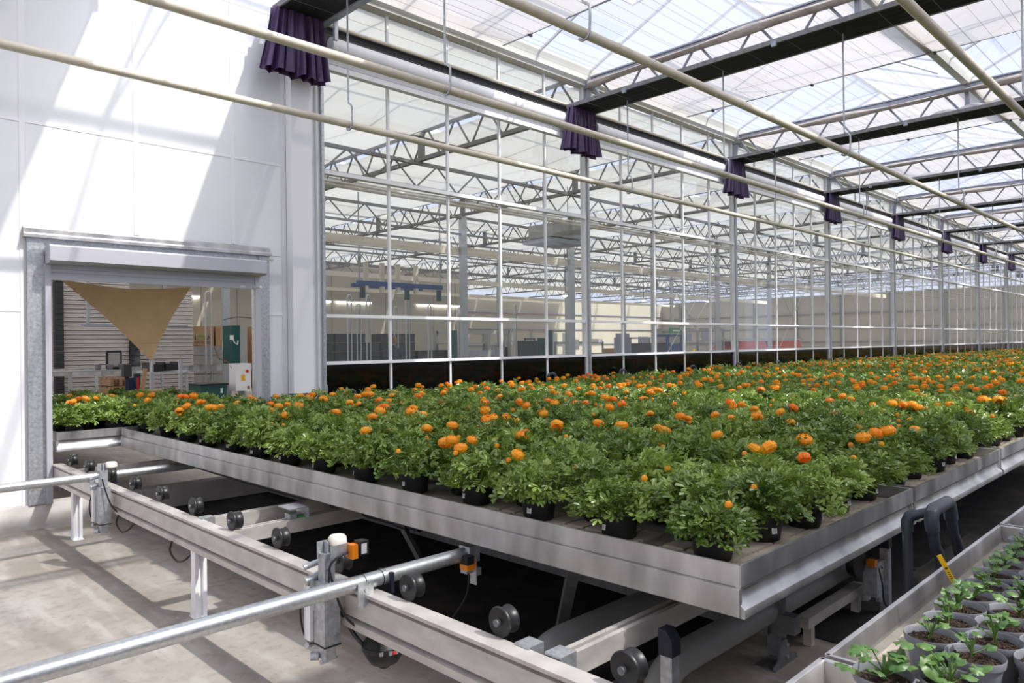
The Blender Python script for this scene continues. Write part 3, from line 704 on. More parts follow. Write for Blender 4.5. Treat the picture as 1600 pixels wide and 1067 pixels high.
pot_b = MB(); pot_b.lathe(POT, n=22); pot_me = pot_b.mesh('flower_pot', M['black_pl'])
FOL = []
for s in range(9):
    V, T = foliage_arrays(100 + s, 360, True); FOL.append(tri_mesh('foliage', V, T, [M['foliage']]))
FLW = []
for s in range(5):
    V, T = flower_arrays(200 + s); FLW.append(tri_mesh('bloom', V, T, [M['petal_red' if s == 4 else 'petal']], smooth=False))
bb_ = MB(); bb_.lathe([(0, -0.012), (0.011, -0.006), (0.013, 0.002), (0.009, 0.011), (0, 0.013)], n=8); bud_me = bb_.mesh('flower_bud', M['petal']) 
lb = MB(); lb.add([(-0.011, 0, 0), (0.011, 0, 0), (0.011, 0.006, 0.045), (-0.011, 0.006, 0.045)], [(0, 1, 2, 3)]); lb.mi = 1
for i in range(5): lb.add([(-0.008 + .003 * i, -0.0006 + .0006, 0.006), (-0.0068 + .003 * i, 0, 0.006), (-0.0068 + .003 * i, 0.0021, 0.018), (-0.008 + .003 * i, 0.0021, 0.018)], [(0, 1, 2, 3)]); 
lb.v = [(x, y - (0.0006 if i >= 4 else 0), z) for i, (x, y, z) in enumerate(lb.v)]
label_me = lb.mesh('barcode_label', [M['label'], M['grey_pipe']], False, False)
def spots(x0, y0, n=27):
    out = []
    for j in range(n):
        y = y0 + 0.17 + 0.2108 * j
        for i in range(5 if j % 2 == 0 else 4):
            out.append((j, i, x0 + 0.17 + 0.321 * i + (0.16 if j % 2 else 0) + random.gauss(0, 0.012), y + random.gauss(0, 0.012)))
    return out
cand = []
for k in range(len(TRAYS)):
    for j, i, x, y in spots(TRAYS[k][0], TRAYS[k][1]): cand.append((k, j, i, x, y))
for j, i, x, y in spots(D2X - 0.01, 6.985): cand.append((-1, j, i, x, y))
def prio(c):
    k, j, i, x, y = c; d = math.hypot(x, y)
    if k == -1: d = d * 0.80 if y < 10.15 else 99
    return d
cand.sort(key=prio)
near, far = cand[:300], cand[300:]
far = [c for c in far if c[0] != -1]
ZP = ZFL + 0.002
def plant(c):
    k, j, i, x, y = c
    rz = random.uniform(0, 6.28); s = random.uniform(0.92, 1.1)
    if k == 0 and j < 9: s *= 0.97
    p = inst('ranunculus_pot', pot_me, None, (x, y, ZP), (0, 0, rz))
    fo = inst('foliage', random.choice(FOL), p, (0, 0, 0), (random.gauss(0, .05), random.gauss(0, .05), 0), (s, s, s * random.uniform(0.85, 1.14)))
    lam = 0.45 if (k == 0 and j < 7) else 0.62
    nf = int(np.random.default_rng(int(abs(x * 9973 + y * 7919) * 10)).poisson(lam))
    for q in range(min(nf, 3)):
        a = random.uniform(0, 6.28); rr = random.uniform(0, 0.11); sc = random.uniform(0.7, 1.25)
        zz = 0.115 + 0.135 * math.sqrt(max(0, 1 - (rr / 0.16) ** 2)) * s + 0.026
        inst('bloom', random.choice(FLW), p, (rr * math.cos(a), rr * math.sin(a), zz), (random.gauss(0, .3), random.gauss(0, .3), a), (sc, sc, sc))
    if random.random() < 0.5:
        a = random.uniform(0, 6.28); inst('flower_bud', bud_me, p, (0.1 * math.cos(a), 0.1 * math.sin(a), 0.225 * s))
    if (k >= 0 and k <= 2 and j <= 0) or (k == 0 and i == 0 and j % 2 == 0):
        a = -rz + (-math.pi / 2 if j == 0 else math.pi) + random.uniform(-.5, .5)
        inst('barcode_label', label_me, p, (0.0715 * math.cos(a), 0.0715 * math.sin(a), 0.034), (0, 0, a + math.pi / 2))
    fl = 'in orange bloom' if nf > 0 else 'without open flowers'
    gp = None
    gp = None; tr = 'nearest tray' if k == 0 else ('doorway tray' if k == -1 else f'{ordn(k+1)} tray')
    if k == 0 and j == 0: lab = f'leafy ranunculus pot, {ordn(i+1)} from the corner along the nearest tray end'
    elif k == 0 and i == 0 and j % 2 == 0: lab = f'ranunculus {fl}, {ordn(j//2+1)} from the corner along the long left rim'
    else: lab = f'ranunculus {fl}, {ordn(j+1)} row from the near end of the {tr}, {ordn(i+1)} along'
    gp = {0: 'ranunculus on the nearest tray', -1: 'ranunculus on the doorway tray'}.get(k, f'ranunculus on the {ordn(k+1)} tray')
    tag(p, lab, 'potted plant', gp or 'ranunculus along the tray edges')
for c in near: plant(c)
# everything beyond the nearest three hundred: one mesh
VV = []; TT = []; MI = []; off = 0
midF = [foliage_arrays(300 + s, 130, False, size=0.074, stems=False) for s in range(6)]
farF = [foliage_arrays(330 + s, 46, False, size=0.115, stems=False) for s in range(6)]
potL = lathe_arrays([(0.060, 0.0), (0.074, 0.085), (0.081, 0.086), (0.081, 0.098), (0.0, 0.09)], 9)
flM = [flower_arrays(400 + s, tiers=2, seg=1) for s in range(3)]; flF = [flower_arrays(420 + s, tiers=1, seg=1) for s in range(3)]
for n_, c in enumerate(far):
    k, j, i, x, y = c; d = math.hypot(x, y); mid = d < 11
    a = random.uniform(0, 6.28); ca, sa = math.cos(a), math.sin(a); Rz = np.array([[ca, -sa, 0], [sa, ca, 0], [0, 0, 1]]); P = np.array([x, y, ZP])
    s = random.uniform(0.92, 1.12) * (1.06 if k > 4 else 1)
    V, T = random.choice(midF if mid else farF); VV.append((V * s) @ Rz.T + P); TT.append(T + off); off += len(V); MI.append(np.zeros(len(T), np.int32))
    if j < 2 or mid: VV.append(potL[0] + P); TT.append(potL[1] + off); off += len(potL[0]); MI.append(np.full(len(potL[1]), 1, np.int32))
    for q in range(int(rng.poisson(0.72))):
        V, T = random.choice(flM if mid else flF); aa = random.uniform(0, 6.28); rr = random.uniform(0, 0.12); sc = random.uniform(0.7, 1.2)
        fp = np.array([rr * math.cos(aa), rr * math.sin(aa), 0.115 + 0.135 * s * math.sqrt(max(0, 1 - (rr / .16) ** 2)) + 0.028])
        VV.append(V * sc + P + fp); TT.append(T + off); off += len(V); MI.append(np.full(len(T), 2 if random.random() < 0.75 else 3, np.int32))
me = tri_mesh('ranunculus_field', np.concatenate(VV), np.concatenate(TT), [M['foliage'], M['black_pl'], M['petal'], M['petal_red']], np.concatenate(MI))
o = inst('ranunculus_field', me); tag(o, 'dense field of orange flowering ranunculus pots on the far trays along the glazing', 'plants', kind='stuff')

# seedlings on the lower right trays ---------------------------------------------------------------
def pel_leaf_arrays(r, size):
    n = 14; V = [(0.32, 0, -0.06)]; T = []
    for ring, f_ in ((1, 0.55), (2, 1.0)):
        for i in range(n):
            a = math.pi * (-0.93 + 1.86 * i / (n - 1)); rad = f_ * (0.58 + (0.11 * math.cos(a * 5.0) if ring == 2 else 0))
            x = 0.36 + rad * math.cos(a); y = rad * math.sin(a) * 1.08
            z = (0.10 * math.cos(a * 5) * f_ - 0.16 * f_ * f_ + r.normal(0, .02)) if ring == 2 else 0.02 * math.cos(a * 5)
            V.append((x, y, z))
    for i in range(n - 1):
        T.append((0, 1 + i, 2 + i)); T.append((1 + i, 1 + n + i, 2 + n + i)); T.append((1 + i, 2 + n + i, 2 + i))
    return np.array(V) * size, np.array(T)
def seedling_arrays(seed, n, hgt, size, spread):
    r = np.random.default_rng(seed); Vs = []; Ts = []; MI = []; off = 0
    lean = r.normal(0, 0.012, 2)
    for i in range(n):
        a = 2.4 * i + r.normal(0, .4); t = (i + 1) / n; el = r.uniform(0.1, 0.55)
        h = hgt * (0.35 + 0.65 * t) * r.uniform(.85, 1.1); rr = spread * r.uniform(0.25, 1.0) * (1.15 - 0.6 * t)
        p = np.array([lean[0] * t + rr * math.cos(a), lean[1] * t + rr * math.sin(a), h])
        d = np.array([math.cos(a), math.sin(a), el - .15]) + r.normal(0, .2, 3); nn = np.array([0.25 * math.cos(a), 0.25 * math.sin(a), 1]) + r.normal(0, .25, 3)
        M3 = euler_cols(d, nn); s = size * r.uniform(0.62, 1.15) * (1.1 - .35 * t); V, T = pel_leaf_arrays(r, s)
        v = V @ M3.T + p; Vs.append(v); Ts.append(T + off); off += len(v); MI += [0] * len(T)
        q = np.array([lean[0] * .4, lean[1] * .4, max(0.0, h * .35)]); e = v[0]
        for w in (np.array([0.0017, 0, 0]), np.array([0, 0.0017, 0])):
            Vs.append(np.array([q - w, q + w, e + w, e - w])); Ts.append(np.array([(0, 1, 2), (0, 2, 3)]) + off); off += 4; MI += [1, 1]
    for w in (np.array([0.003, 0, 0]), np.array([0, 0.003, 0])):
        tp = np.array([lean[0], lean[1], hgt * .75]); z0 = np.array([0, 0, -0.005]); Vs.append(np.array([z0 - w, z0 + w, tp + w, tp - w])); Ts.append(np.array([(0, 1, 2), (0, 2, 3)]) + off); off += 4; MI += [1, 1]
    return np.concatenate(Vs), np.concatenate(Ts), MI
SEED = []
for s in range(7):
    V, T, mi = seedling_arrays(500 + s, 5 + s % 4, 0.055, 0.0235, 0.026); SEED.append(tri_mesh('seedling_leaves', V, T, [M['pel_leaf'], M['stemgreen']], mi, True))
V, T, mi = seedling_arrays(540, 14, 0.070, 0.036, 0.058); BIG = tri_mesh('seedling_leaves', V, T, [M['pel_leaf'], M['stemgreen']], mi, True)
gp = MB(); gp.lathe([(0.0, 0.001), (0.036, 0.0), (0.039, 0.003), (0.0475, 0.082), (0.0525, 0.083), (0.0545, 0.096), (0.0535, 0.0985), (0.0515, 0.0965), (0.0485, 0.080), (0.0, 0.078)], n=28)
gpot_me = gp.mesh('seedling_pot', M['grey_pot'])
sb_ = MB()
def soil(u, v):
    a = 2 * math.pi * u; r_ = 0.0492 * v
    return (r_ * math.cos(a), r_ * math.sin(a), 0.0835 + (0.0035 * math.sin(7 * a + 9 * v) * v + 0.004 * math.sin(13 * v + 3 * a)) * (1 if v < .95 else .3))
sb_.grid(soil, 24, 6); soil_me = sb_.mesh('soil', M['soil'], True)
cr = MB()
rr_ = random.Random(4)
for i in range(46):
    a = rr_.uniform(0, 6.28); q = 0.046 * math.sqrt(rr_.random()); s = rr_.uniform(0.001, 0.0028); z = 0.0845
    cr.bar((q * math.cos(a), q * math.sin(a), z), (q * math.cos(a) + rr_.uniform(-.006, .006), q * math.sin(a) + rr_.uniform(-.006, .006), z + rr_.uniform(0, .004)), s * 1.5, s)
crumb_me = cr.mesh('soil_crumbs', M['soil'], False)
rows = []
for r_ in range(5):
    y = 0.492 - 0.0975 * r_
    for n in range(16):
        x = 1.745 - 0.0 + 0.1128 * n + (0.0 if r_ % 2 == 0 else -0.056) - 0.0
        if r_ > 0: x -= 0.0
        if 1.66 < x < 3.12: rows.append((r_, n, x, y))
for n in range(13):
    x = 3.27 + 0.1128 * n
    if x < 3.9: rows.append((9, n, x, 0.50))
rown = ('edge row', 'second row', 'third row', 'fourth row', 'fifth row')
for r_, n, x, y in rows:
    x += random.gauss(0, .004); y += random.gauss(0, .004)
    p = inst('seedling_pot', gpot_me, None, (x, y, ZFL + 0.003), (0, 0, random.uniform(0, 6.28)))
    inst('soil', soil_me, p, (0, 0, 0), (0, 0, random.uniform(0, 6))); cb = inst('soil_crumbs', crumb_me, p, (0, 0, 0), (0, 0, random.uniform(0, 6))); cb['kind'] = 'stuff'
    s = random.uniform(0.85, 1.2); inst('seedling_leaves', random.choice(SEED), p, (random.gauss(0, .006), random.gauss(0, .006), 0.083), (random.gauss(0, .12), random.gauss(0, .12), random.uniform(0, 6.28)), (s, s, s))
    if n == 0 and r_ < 2: inst('pot_label', label_me, p, (0, 0, 0), (0, 0, 0)).location = (0.043 * math.cos(-2.0 - p.rotation_euler.z), 0.043 * math.sin(-2.0 - p.rotation_euler.z), 0.03); p.children[-1].rotation_euler = (0.0, 0, -2.0 - p.rotation_euler.z + math.pi / 2)
    if r_ == 9: lab = f'grey seedling pot beyond the far tray divider, {ordn(n+1)} along'
    else: lab = f'grey pot with lobed seedling, {ordn(n+1)} of the {rown[r_]} from the divider'
    tag(p, lab, 'potted plant', 'seedling pots')
p = inst('seedling_pot', gpot_me, None, (1.475, 0.500, ZFL + 0.003)); inst('soil', soil_me, p); inst('seedling_leaves', BIG, p, (0.0, 0.0, 0.080))
tag(p, 'seedling pot with the largest light green lobed leaves at the bottom edge', 'potted plant', 'seedling pots')
p = inst('seedling_pot', gpot_me, None, (1.535, 0.40, ZFL + 0.003)); inst('soil', soil_me, p); inst('seedling_leaves', BIG, p, (0.0, 0.0, 0.076), (0, 0, 2.2))
tag(p, 'leafy seedling pot at the bottom edge, right of the largest one', 'potted plant', 'seedling pots')
# yellow stick label
b = MB(); b.box(-0.006, 0.006, -0.0008, 0.0008, 0, 0.125); b.prism([(-0.006, 0), (0.006, 0), (0, -0.03)], 'y', -0.0008, 0.0008)
ys = b.build('plant_stick', M['yellow'], None, (0, 0, 0), smooth=False)
_p, _q = Vector((2.126, 0.527, 0.815)), Vector((2.0814, 0.5688, 0.929)); _z = (_q - _p).normalized(); _y = Vector((2.1, 0.54, -0.55)); _y = (_y - _z * _y.dot(_z)).normalized(); _x = _y.cross(_z)
ys.matrix_world = Matrix(((_x.x, _y.x, _z.x, _p.x), (_x.y, _y.y, _z.y, _p.y), (_x.z, _y.z, _z.z, _p.z), (0, 0, 0, 1)))
tag(ys, 'yellow plastic stick label leaning in a seedling pot', 'plant label')
b = MB()
for q in range(9): b.box(-0.003, 0.003, -0.0012, -0.0009, 0.030 + q * 0.0055, 0.032 + q * 0.0055)
b.tube((0, -0.0013, 0.087), (0, -0.0009, 0.087), 0.0035, 12); b.build('print_mark', M['print'], ys, smooth=False)['kind'] = 'stuff'

# ================================================================== CONVEYOR UNDER THE TRAYS
BX = 1.605
b = MB()
bp = [(-0.036, 0.525), (-0.036, 0.512), (-0.012, 0.508), (-0.012, 0.498), (-0.027, 0.494), (-0.027, 0.412), (-0.008, 0.408), (-0.008, 0.400), (-0.036, 0.395), (-0.034, 0.366), (0.034, 0.366), (0.034, 0.390), (0.02, 0.398), (0.02, 0.502), (0.035, 0.510), (0.035, 0.525)]
cb = empty('conveyor_beam', (BX, 4.0, 0.366)); tag(cb, 'long aluminium conveyor beam carrying the black wheels', 'conveyor')
b.prism(bp, 'y', 0.55, 7.02); b.build('beam_profile', M['alu_beam'], cb, (-BX + BX, -4.0, -0.366))
def leg(y):
    l = MB(); l.box(-0.032, -0.012, -0.03, 0.03, 0, 0.365); l.box(0.012, 0.032, -0.03, 0.03, 0, 0.365); l.box(-0.012, 0.012, -0.012, 0.012, 0, 0.365)
    l.box(-0.035, 0.035, -0.055, 0.055, 0, 0.006); l.box(-0.035, 0.035, 0.03, 0.036, 0, 0.07); l.tube((0, 0.045, 0.0), (0, 0.045, 0.02), 0.006, 6); l.tube((0, -0.045, 0.0), (0, -0.045, 0.02), 0.006, 6)
    return l.build('leg', M['profile'], cb, (0.0, y - 4.0, -0.366), smooth=False)
for y in (6.45, 4.08, 1.66): leg(y)
wprof = [(0.012, -0.026), (0.047, -0.026), (0.050, -0.022), (0.050, -0.017), (0.044, -0.012), (0.041, -0.004), (0.041, 0.010), (0.044, 0.022), (0.046, 0.026), (0.040, 0.028), (0.036, 0.012), (0.014, 0.008), (0.012, 0.026)]
wb = MB(); wb.lathe(wprof, n=26, ax='x', close=True); wheel_me = wb.mesh('tyre', M['wheel'])
hb = MB(); hb.tube((-0.04, 0, 0), (0.024, 0, 0), 0.012, 10); hb.tube((0.008, 0, 0), (0.016, 0, 0), 0.020, 6); hub_me = hb.mesh('axle_bolt', M['dark_galv'])
for n, y in enumerate((1.233, 1.733, 2.229, 2.718, 3.254, 3.755, 4.268, 4.790, 5.288, 5.81, 6.335, 6.788)):
    w = inst('track_wheel', wheel_me, cb, (0.062, y - 4.0, 0.572 - 0.366)); inst('axle_bolt', hub_me, w)
# cross rails
def crossrail(y, x1, lab, z=0.525, x0=1.645, h=0.075, w=0.055):
    b = MB(); b.prism([(-w/2, 0), (w/2, 0), (w/2, h), (w*.15, h), (w*.15, h - .02), (-w*.15, h - .02), (-w*.15, h), (-w/2, h)], 'x', 0, x1 - x0)
    o = b.build('cross_rail', M['alu_beam'], None, (x0, y, z - h)); tag(o, lab, 'rail', 'aluminium cross rails'); return o
r1 = crossrail(4.12, 3.9, 'aluminium cross rail under the nearest tray, far one of the middle pair')
r2 = crossrail(3.76, 3.9, 'aluminium cross rail under the nearest tray, near one of the middle pair')
r3 = crossrail(1.50, 3.9, 'aluminium cross rail under the near corner of the nearest tray')
r4 = crossrail(6.55, 3.9, 'aluminium cross rail beside the doorway tray')
for r_, y in ((r3, 0.12), (r1, 0.0)):
    c = MB(); c.box(-0.012, 0.055, y - 0.032, y + 0.032, 0.028, 0.083); c.build('end_bracket', M['galv'], r_, smooth=False)
c = MB(); c.box(0.0, 0.07, -0.034, 0.034, 0.026, 0.084); c.build('end_bracket', M['galv'], r3, smooth=False)
b = MB(); b.box(0.32, 0.36, -0.03, 0.03, 0.075, 0.10); b.box(0.32, 0.40, -0.03, 0.035, 0.10, 0.104); b.box(0.3, 0.42, -0.07, 0.07, 0.135, 0.141); b.box(0.41, 0.417, -0.07, 0.07, 0.075, 0.141); b.build('guide_shoe', M['galv'], r2, smooth=False)
b = MB(); b.box(0.37, 0.41, -0.025, 0.025, 0.075, 0.087); b.build('green_shim', M['green_sign'], r2, smooth=False)
# galvanised roller pipes
def rollpipe(y, x0, x1, lab, z=0.562):
    p = empty('roller_pipe', (1.6, y, z)); tag(p, lab, 'pipe', 'galvanised roller pipes')
    b = MB(); b.tube((x0 - 1.6, 0, 0), (x1 - 1.6, 0, 0), 0.030, 20); b.build('pipe_run', M['galv_pipe'], p); return p
p1 = rollpipe(2.43, -3.0, 2.165, 'nearest thick galvanised pipe crossing the bottom left over the beam')
p2 = rollpipe(5.83, -6.0, 3.9, 'far galvanised pipe running along the kerb to the doorway tray')
b = MB(); b.box(0.50, 0.56, -0.034, 0.034, -0.034, 0.034); b.build('end_socket', M['galv'], p1, smooth=False)
for p_ in (p1, p2):
    b = MB(); b.prism([(-0.035, 0.01), (0.035, 0.01), (0.035, -0.045), (-0.005, -0.085), (-0.035, -0.085)], 'y', -0.038, -0.034); b.tube((0, -0.045, -0.02), (0, -0.03, -0.02), 0.008, 6); b.tube((0.01, -0.0385, -0.055), (0.01, -0.038, -0.035), 0.006, 6)
    b.build('side_plate', M['galv'], p_, (-0.03 if p_ is p1 else -0.04, 0, 0), smooth=False)
    b = MB(); b.prism([(-0.035, 0.01), (0.035, 0.01), (0.035, -0.045), (-0.005, -0.085), (-0.035, -0.085)], 'y', 0.034, 0.038); b.build('side_plate', M['galv'], p_, (0.03, 0, 0), smooth=False)
    b = MB(); b.box(0.085, 0.10, -0.04, 0.05, -0.06, 0.02); b.build('stop_plate', M['cap'], p_, smooth=False)
    for xx in (-0.02, 0.06):
        b = MB(); b.lathe([(0.0305, -0.002), (0.0312, 0), (0.0305, 0.002)], (xx, 0, 0), 20, 'x'); b.build('joint_line', M['black_pl'], p_)
# lifting cylinders beside the beam
def lifter(y, lab, sensor):
    t = empty('pneumatic_lifter', (1.515, y, 0.25)); tag(t, lab, 'lifter', 'pneumatic lifters')
    def P(name, m, *bx, sm=False):
        b = MB()
        for q in bx: b.box(*q)
        return b.build(name, M[m], t, smooth=sm)
    P('housing', 'galv', (-0.035, 0.035, -0.04, 0.04, 0.055, 0.30)); P('housing_rim', 'black_pl', (-0.037, 0.037, -0.042, 0.042, 0.05, 0.056))
    P('foot_tube', 'galv', (-0.022, 0.022, -0.026, 0.026, -0.005, 0.06)); P('inner_post', 'galv', (-0.022, 0.022, -0.026, 0.026, 0.30, 0.41))
    P('side_channel', 'profile', (-0.050, -0.036, 0.045, 0.075, 0.06, 0.30), (-0.050, -0.040, 0.08, 0.088, 0.06, 0.28))
    b = MB(); b.tube((-0.06, 0.06, 0.295), (0.03, 0.06, 0.315), 0.018, 12); b.tube((-0.06, 0.07, 0.35), (0.02, 0.05, 0.37), 0.012, 10); b.box(-0.05, 0.02, 0.03, 0.08, 0.28, 0.30); b.build('valve_block', M['galv'], t)
    b = MB(); b.tube((-0.036, -0.01, -0.01), (0.036, -0.01, -0.01), 0.010, 8); b.tube((-0.05, 0.07, 0.04), (0.0, 0.09, 0.03), 0.011, 8); b.tube((-0.045, 0.05, -0.0), (-0.02, 0.03, 0.0), 0.016, 10); b.build('bolt', M['galv'], t)
    c = MB(); c.box(-0.003, 0.003, -0.012, 0.012, 0.40, 0.455); c.box(-0.03, 0.03, 0.015, 0.021, 0.39, 0.455); c.build('top_bracket', M['galv'], t, smooth=False)
    c = MB(); c.lathe([(0, 0.022), (0.028, 0.02), (0.036, 0.012), (0.038, -0.012), (0.026, -0.02), (0, -0.02)], (0.05, 0.0, 0.45 if sensor else 0.44), 20); c.build('round_cap', M['white_pl'], t)
    c = MB(); c.path([(-0.02, -0.05, 0.36), (0.0, -0.07, 0.26), (0.03, -0.09, 0.17), (0.08, -0.13, 0.12), (0.13, -0.22, 0.12)], 0.005, 6); c.build('cable', M['cable'], t)
    c = MB(); c.path([(-0.04, 0.09, 0.25), (-0.055, 0.11, 0.18), (-0.05, 0.10, 0.09), (-0.03, 0.07, 0.03)], 0.004, 6); c.build('cable', M['cable'], t)
    if sensor:
        c = MB(); c.box(-0.01, 0.07, -0.052, -0.047, 0.40, 0.445); c.build('sensor_plate', M['galv'], t, smooth=False)
        c = MB(); c.box(0.065, 0.092, -0.085, -0.045, 0.385, 0.44); c.box(0.08, 0.105, -0.08, -0.05, 0.395, 0.425); c.build('sensor_holder', M['orange_pl'], t, smooth=False)
        c = MB(); c.box(0.095, 0.135, -0.095, -0.05, 0.395, 0.450); c.build('sensor_head', M['black_pl'], t, smooth=False)
        c = MB(); c.box(0.10, 0.125, -0.0962, -0.095, 0.402, 0.442); c.build('sensor_label', M['label'], t, smooth=False)
        c = MB(); c.path([(0.06, -0.06, 0.41), (0.02, -0.06, 0.40), (-0.01, -0.045, 0.37), (-0.015, -0.04, 0.30)], 0.0045, 6); c.build('cable', M['cable'], t)
    return t
lifter(2.585, 'nearest galvanised lifting cylinder with an orange sensor beside the beam', True)
lifter(5.45, 'far galvanised lifting cylinder beside the kerb with a round white cap', False)
# sensor under the tray edge, hanging cable
t = empty('light_sensor', (2.08, 2.40, 0.5)); tag(t, 'black and orange light sensor at the end of the nearest galvanised pipe', 'sensor')
c = MB(); c.box(-0.02, 0.02, -0.035, 0.012, 0.032, 0.068); c.build('sensor_head', M['black_pl'], t, smooth=False)
c = MB(); c.box(-0.02, 0.026, -0.035, 0.014, 0.008, 0.033); c.box(0.019, 0.026, -0.035, 0.014, 0.03, 0.055); c.build('sensor_holder', M['orange_pl'], t, smooth=False)
c = MB(); c.box(0.026, 0.030, -0.04, 0.0, -0.06, 0.04); c.box(0.03, 0.055, -0.04, 0.0, -0.02, 0.012); c.box(-0.02, 0.02, -0.03, 0.01, -0.005, 0.008); c.build('mount', M['galv'], t, smooth=False)
c = MB(); c.path([(0.0, -0.02, -0.0), (0.0, -0.01, -0.09), (-0.02, 0.03, -0.17), (-0.07, 0.08, -0.26), (-0.10, 0.12, -0.30)], 0.004, 6); c.build('cable', M['cable'], t)
# black round motor under the beam
t = empty('round_motor', (1.675, 2.43, 0.235)); tag(t, 'black round bowl-shaped housing hanging under the beam', 'motor')
c = MB(); c.lathe([(0, -0.028), (0.02, -0.028), (0.024, -0.018), (0.055, -0.006), (0.075, 0.025), (0.083, 0.05)], (0, 0, 0), 26); c.build('lower_bowl', M['black_pl'], t)
c = MB(); c.lathe([(0.083, 0.048), (0.088, 0.05), (0.088, 0.066), (0.080, 0.07), (0.066, 0.10), (0.04, 0.115), (0, 0.118)], (0, 0, 0), 26); c.build('upper_bowl', M['black_pl'], t)
c = MB()
for a in (-2.3, -1.9, -1.62): c.box(0.088 * math.cos(a) - .006, 0.088 * math.cos(a) + .006, 0.088 * math.sin(a) - .006, 0.088 * math.sin(a) + .003, 0.05, 0.064)
c.build('clamp', M['galv'], t, smooth=False)
c = MB(); c.box(0.088 * math.cos(-1.75) - .006, 0.088 * math.cos(-1.75) + .006, 0.088 * math.sin(-1.75) - .008, 0.088 * math.sin(-1.75), 0.052, 0.062); c.build('red_button', M['red'], t, smooth=False)
c = MB(); c.path([(-0.06, 0.05, 0.06), (-0.08, 0.09, 0.10), (-0.10, 0.14, 0.17), (-0.12, 0.16, 0.20)], 0.008, 8); c.build('cable', M['cable'], t)
for y0, lab in ((4.25, 'black cable loop hanging under the beam near its middle leg'), (5.2, 'black cable loop hanging under the beam near the far lifter')):
    c = MB(); c.path([(1.57, y0 + .12, 0.37), (1.55, y0 + .10, 0.32), (1.55, y0, 0.285), (1.56, y0 - .10, 0.31), (1.60, y0 - .14, 0.37)], 0.006, 6); o = c.build('cable_loop', M['cable']); tag(o, lab, 'cable')
# perforated support rail and braces below the nearest tray
t = empty('support_rail', (3.20, 3.0, 0.05)); tag(t, 'dark perforated steel support rail running under the nearest tray', 'rail')
c = MB(); c.box(-0.006, 0.0, -1.42, 3.6, 0.075, 0.165); c.box(0, 0.05, -1.42, 3.6, 0.159, 0.165); c.box(0, 0.05, -1.42, 3.6, 0.075, 0.081); c.build('rail_profile', M['dark_galv'], t, smooth=False)
hm = MB(); hm.tube((-0.008, 0, 0), (-0.0055, 0, 0), 0.006, 8); hole_me = hm.mesh('hole', M['black_pl'], False)
for i in range(40): inst('hole', hole_me, t, (0, -1.30 + 0.1 * i, 0.125))
t2 = empty('rail_stand', (3.22, 1.56, 0)); tag(t2, 'dark slotted steel stand with triangular foot under the near tray corner', 'stand')
c = MB(); c.box(0.0, 0.006, -0.035, 0.035, 0.03, 0.46); c.box(0.006, 0.045, 0.03, 0.036, 0.03, 0.46); c.box(0.006, 0.045, -0.036, -0.03, 0.03, 0.46); c.build('upright', M['dark_galv'], t2, smooth=False)
c = MB(); c.prism([(-0.10, 0.0), (0.12, 0.0), (0.13, 0.02), (0.055, 0.04), (0.03, 0.115), (-0.02, 0.115), (-0.055, 0.04), (-0.10, 0.02)], 'y', -0.046, -0.040); c.box(-0.10, 0.13, -0.05, 0.05, 0, 0.006); c.build('foot_plate', M['dark_galv'], t2, smooth=False)
c = MB(); c.tube((0.02, -0.055, 0.09), (0.02, -0.04, 0.09), 0.010, 6); c.tube((0.02, -0.055, 0.035), (0.02, -0.04, 0.035), 0.010, 6); c.tube((0.02, -0.045, 0.36), (0.02, -0.03, 0.36), 0.012, 6); c.build('bolt', M['galv'], t2)
c = MB(); c.box(-0.01, 0.05, -0.10, 0.06, 0.15, 0.23); c.build('rail_clamp', M['dark_galv'], t2, smooth=False)
c = MB(); c.bar((2.29, 1.95, 0.62), (2.60, 2.35, 0.0), 0.05, 0.03); o = c.build('diagonal_brace', M['dark_galv'], smooth=False); tag(o, 'dark diagonal steel brace standing under the nearest tray', 'brace')
c = MB(); c.bar((2.95, 4.4, 0.60), (3.10, 4.05, 0.0), 0.05, 0.03); o = c.build('diagonal_brace', M['dark_galv'], smooth=False); tag(o, 'dark diagonal brace further under the nearest tray beside the middle cross rails', 'brace')
c = MB(); c.path([(2.42, 6.4, 0.50), (2.44, 5.2, 0.48), (2.45, 3.2, 0.48)], 0.022, 12); c.tube((2.449, 3.4, 0.48), (2.449, 3.3, 0.48), 0.03, 12); c.tube((2.449, 3.2, 0.48), (2.449, 3.14, 0.48), 0.012, 10)
o = c.build('air_line', M['cap']); tag(o, 'black air pipe hung along under the nearest tray', 'pipe')
# grey drain pipes along the floor
def bend(x, y, z, r):
    pts = [(4.35, y, -0.02), (4.35, y, z - 0.12), (4.32, y, z - 0.04), (4.24, y, z), (x + 0.22, y, z)]
    for a in range(15, 91, 15): pts.append((x + 0.22 - 0.20 * math.sin(R(a)), y - 0.0, z - 0.20 * (1 - math.cos(R(a)))))
    pts.append((x + 0.02, y, -0.02)); c = MB(); c.path(pts, r, 18); return c
o = bend(2.28, 1.60, 0.23, 0.062).build('drain_pipe', M['grey_pipe']); tag(o, 'grey drain pipe bending down to the floor beneath the near tray corner', 'pipe', 'grey drain pipes')
o = bend(2.05, 2.02, 0.235, 0.075).build('drain_pipe', M['grey_pipe']); tag(o, 'grey drain pipe running behind the one at the near tray corner', 'pipe', 'grey drain pipes')
c = MB(); c.box(3.45, 4.17, 1.77, 1.83, 0.16, 0.21); c.box(3.45, 4.17, 1.50, 1.56, 0.10, 0.15)
for xx in (3.5, 4.1): c.box(xx, xx + .04, 1.78, 1.82, 0, .16); c.box(xx, xx + .04, 1.51, 1.55, 0, .10)
o = c.build('lower_rail', M['alu_beam'], smooth=False); tag(o, 'flat metal rail low above the floor beneath the trays, behind the capped posts', 'rail')
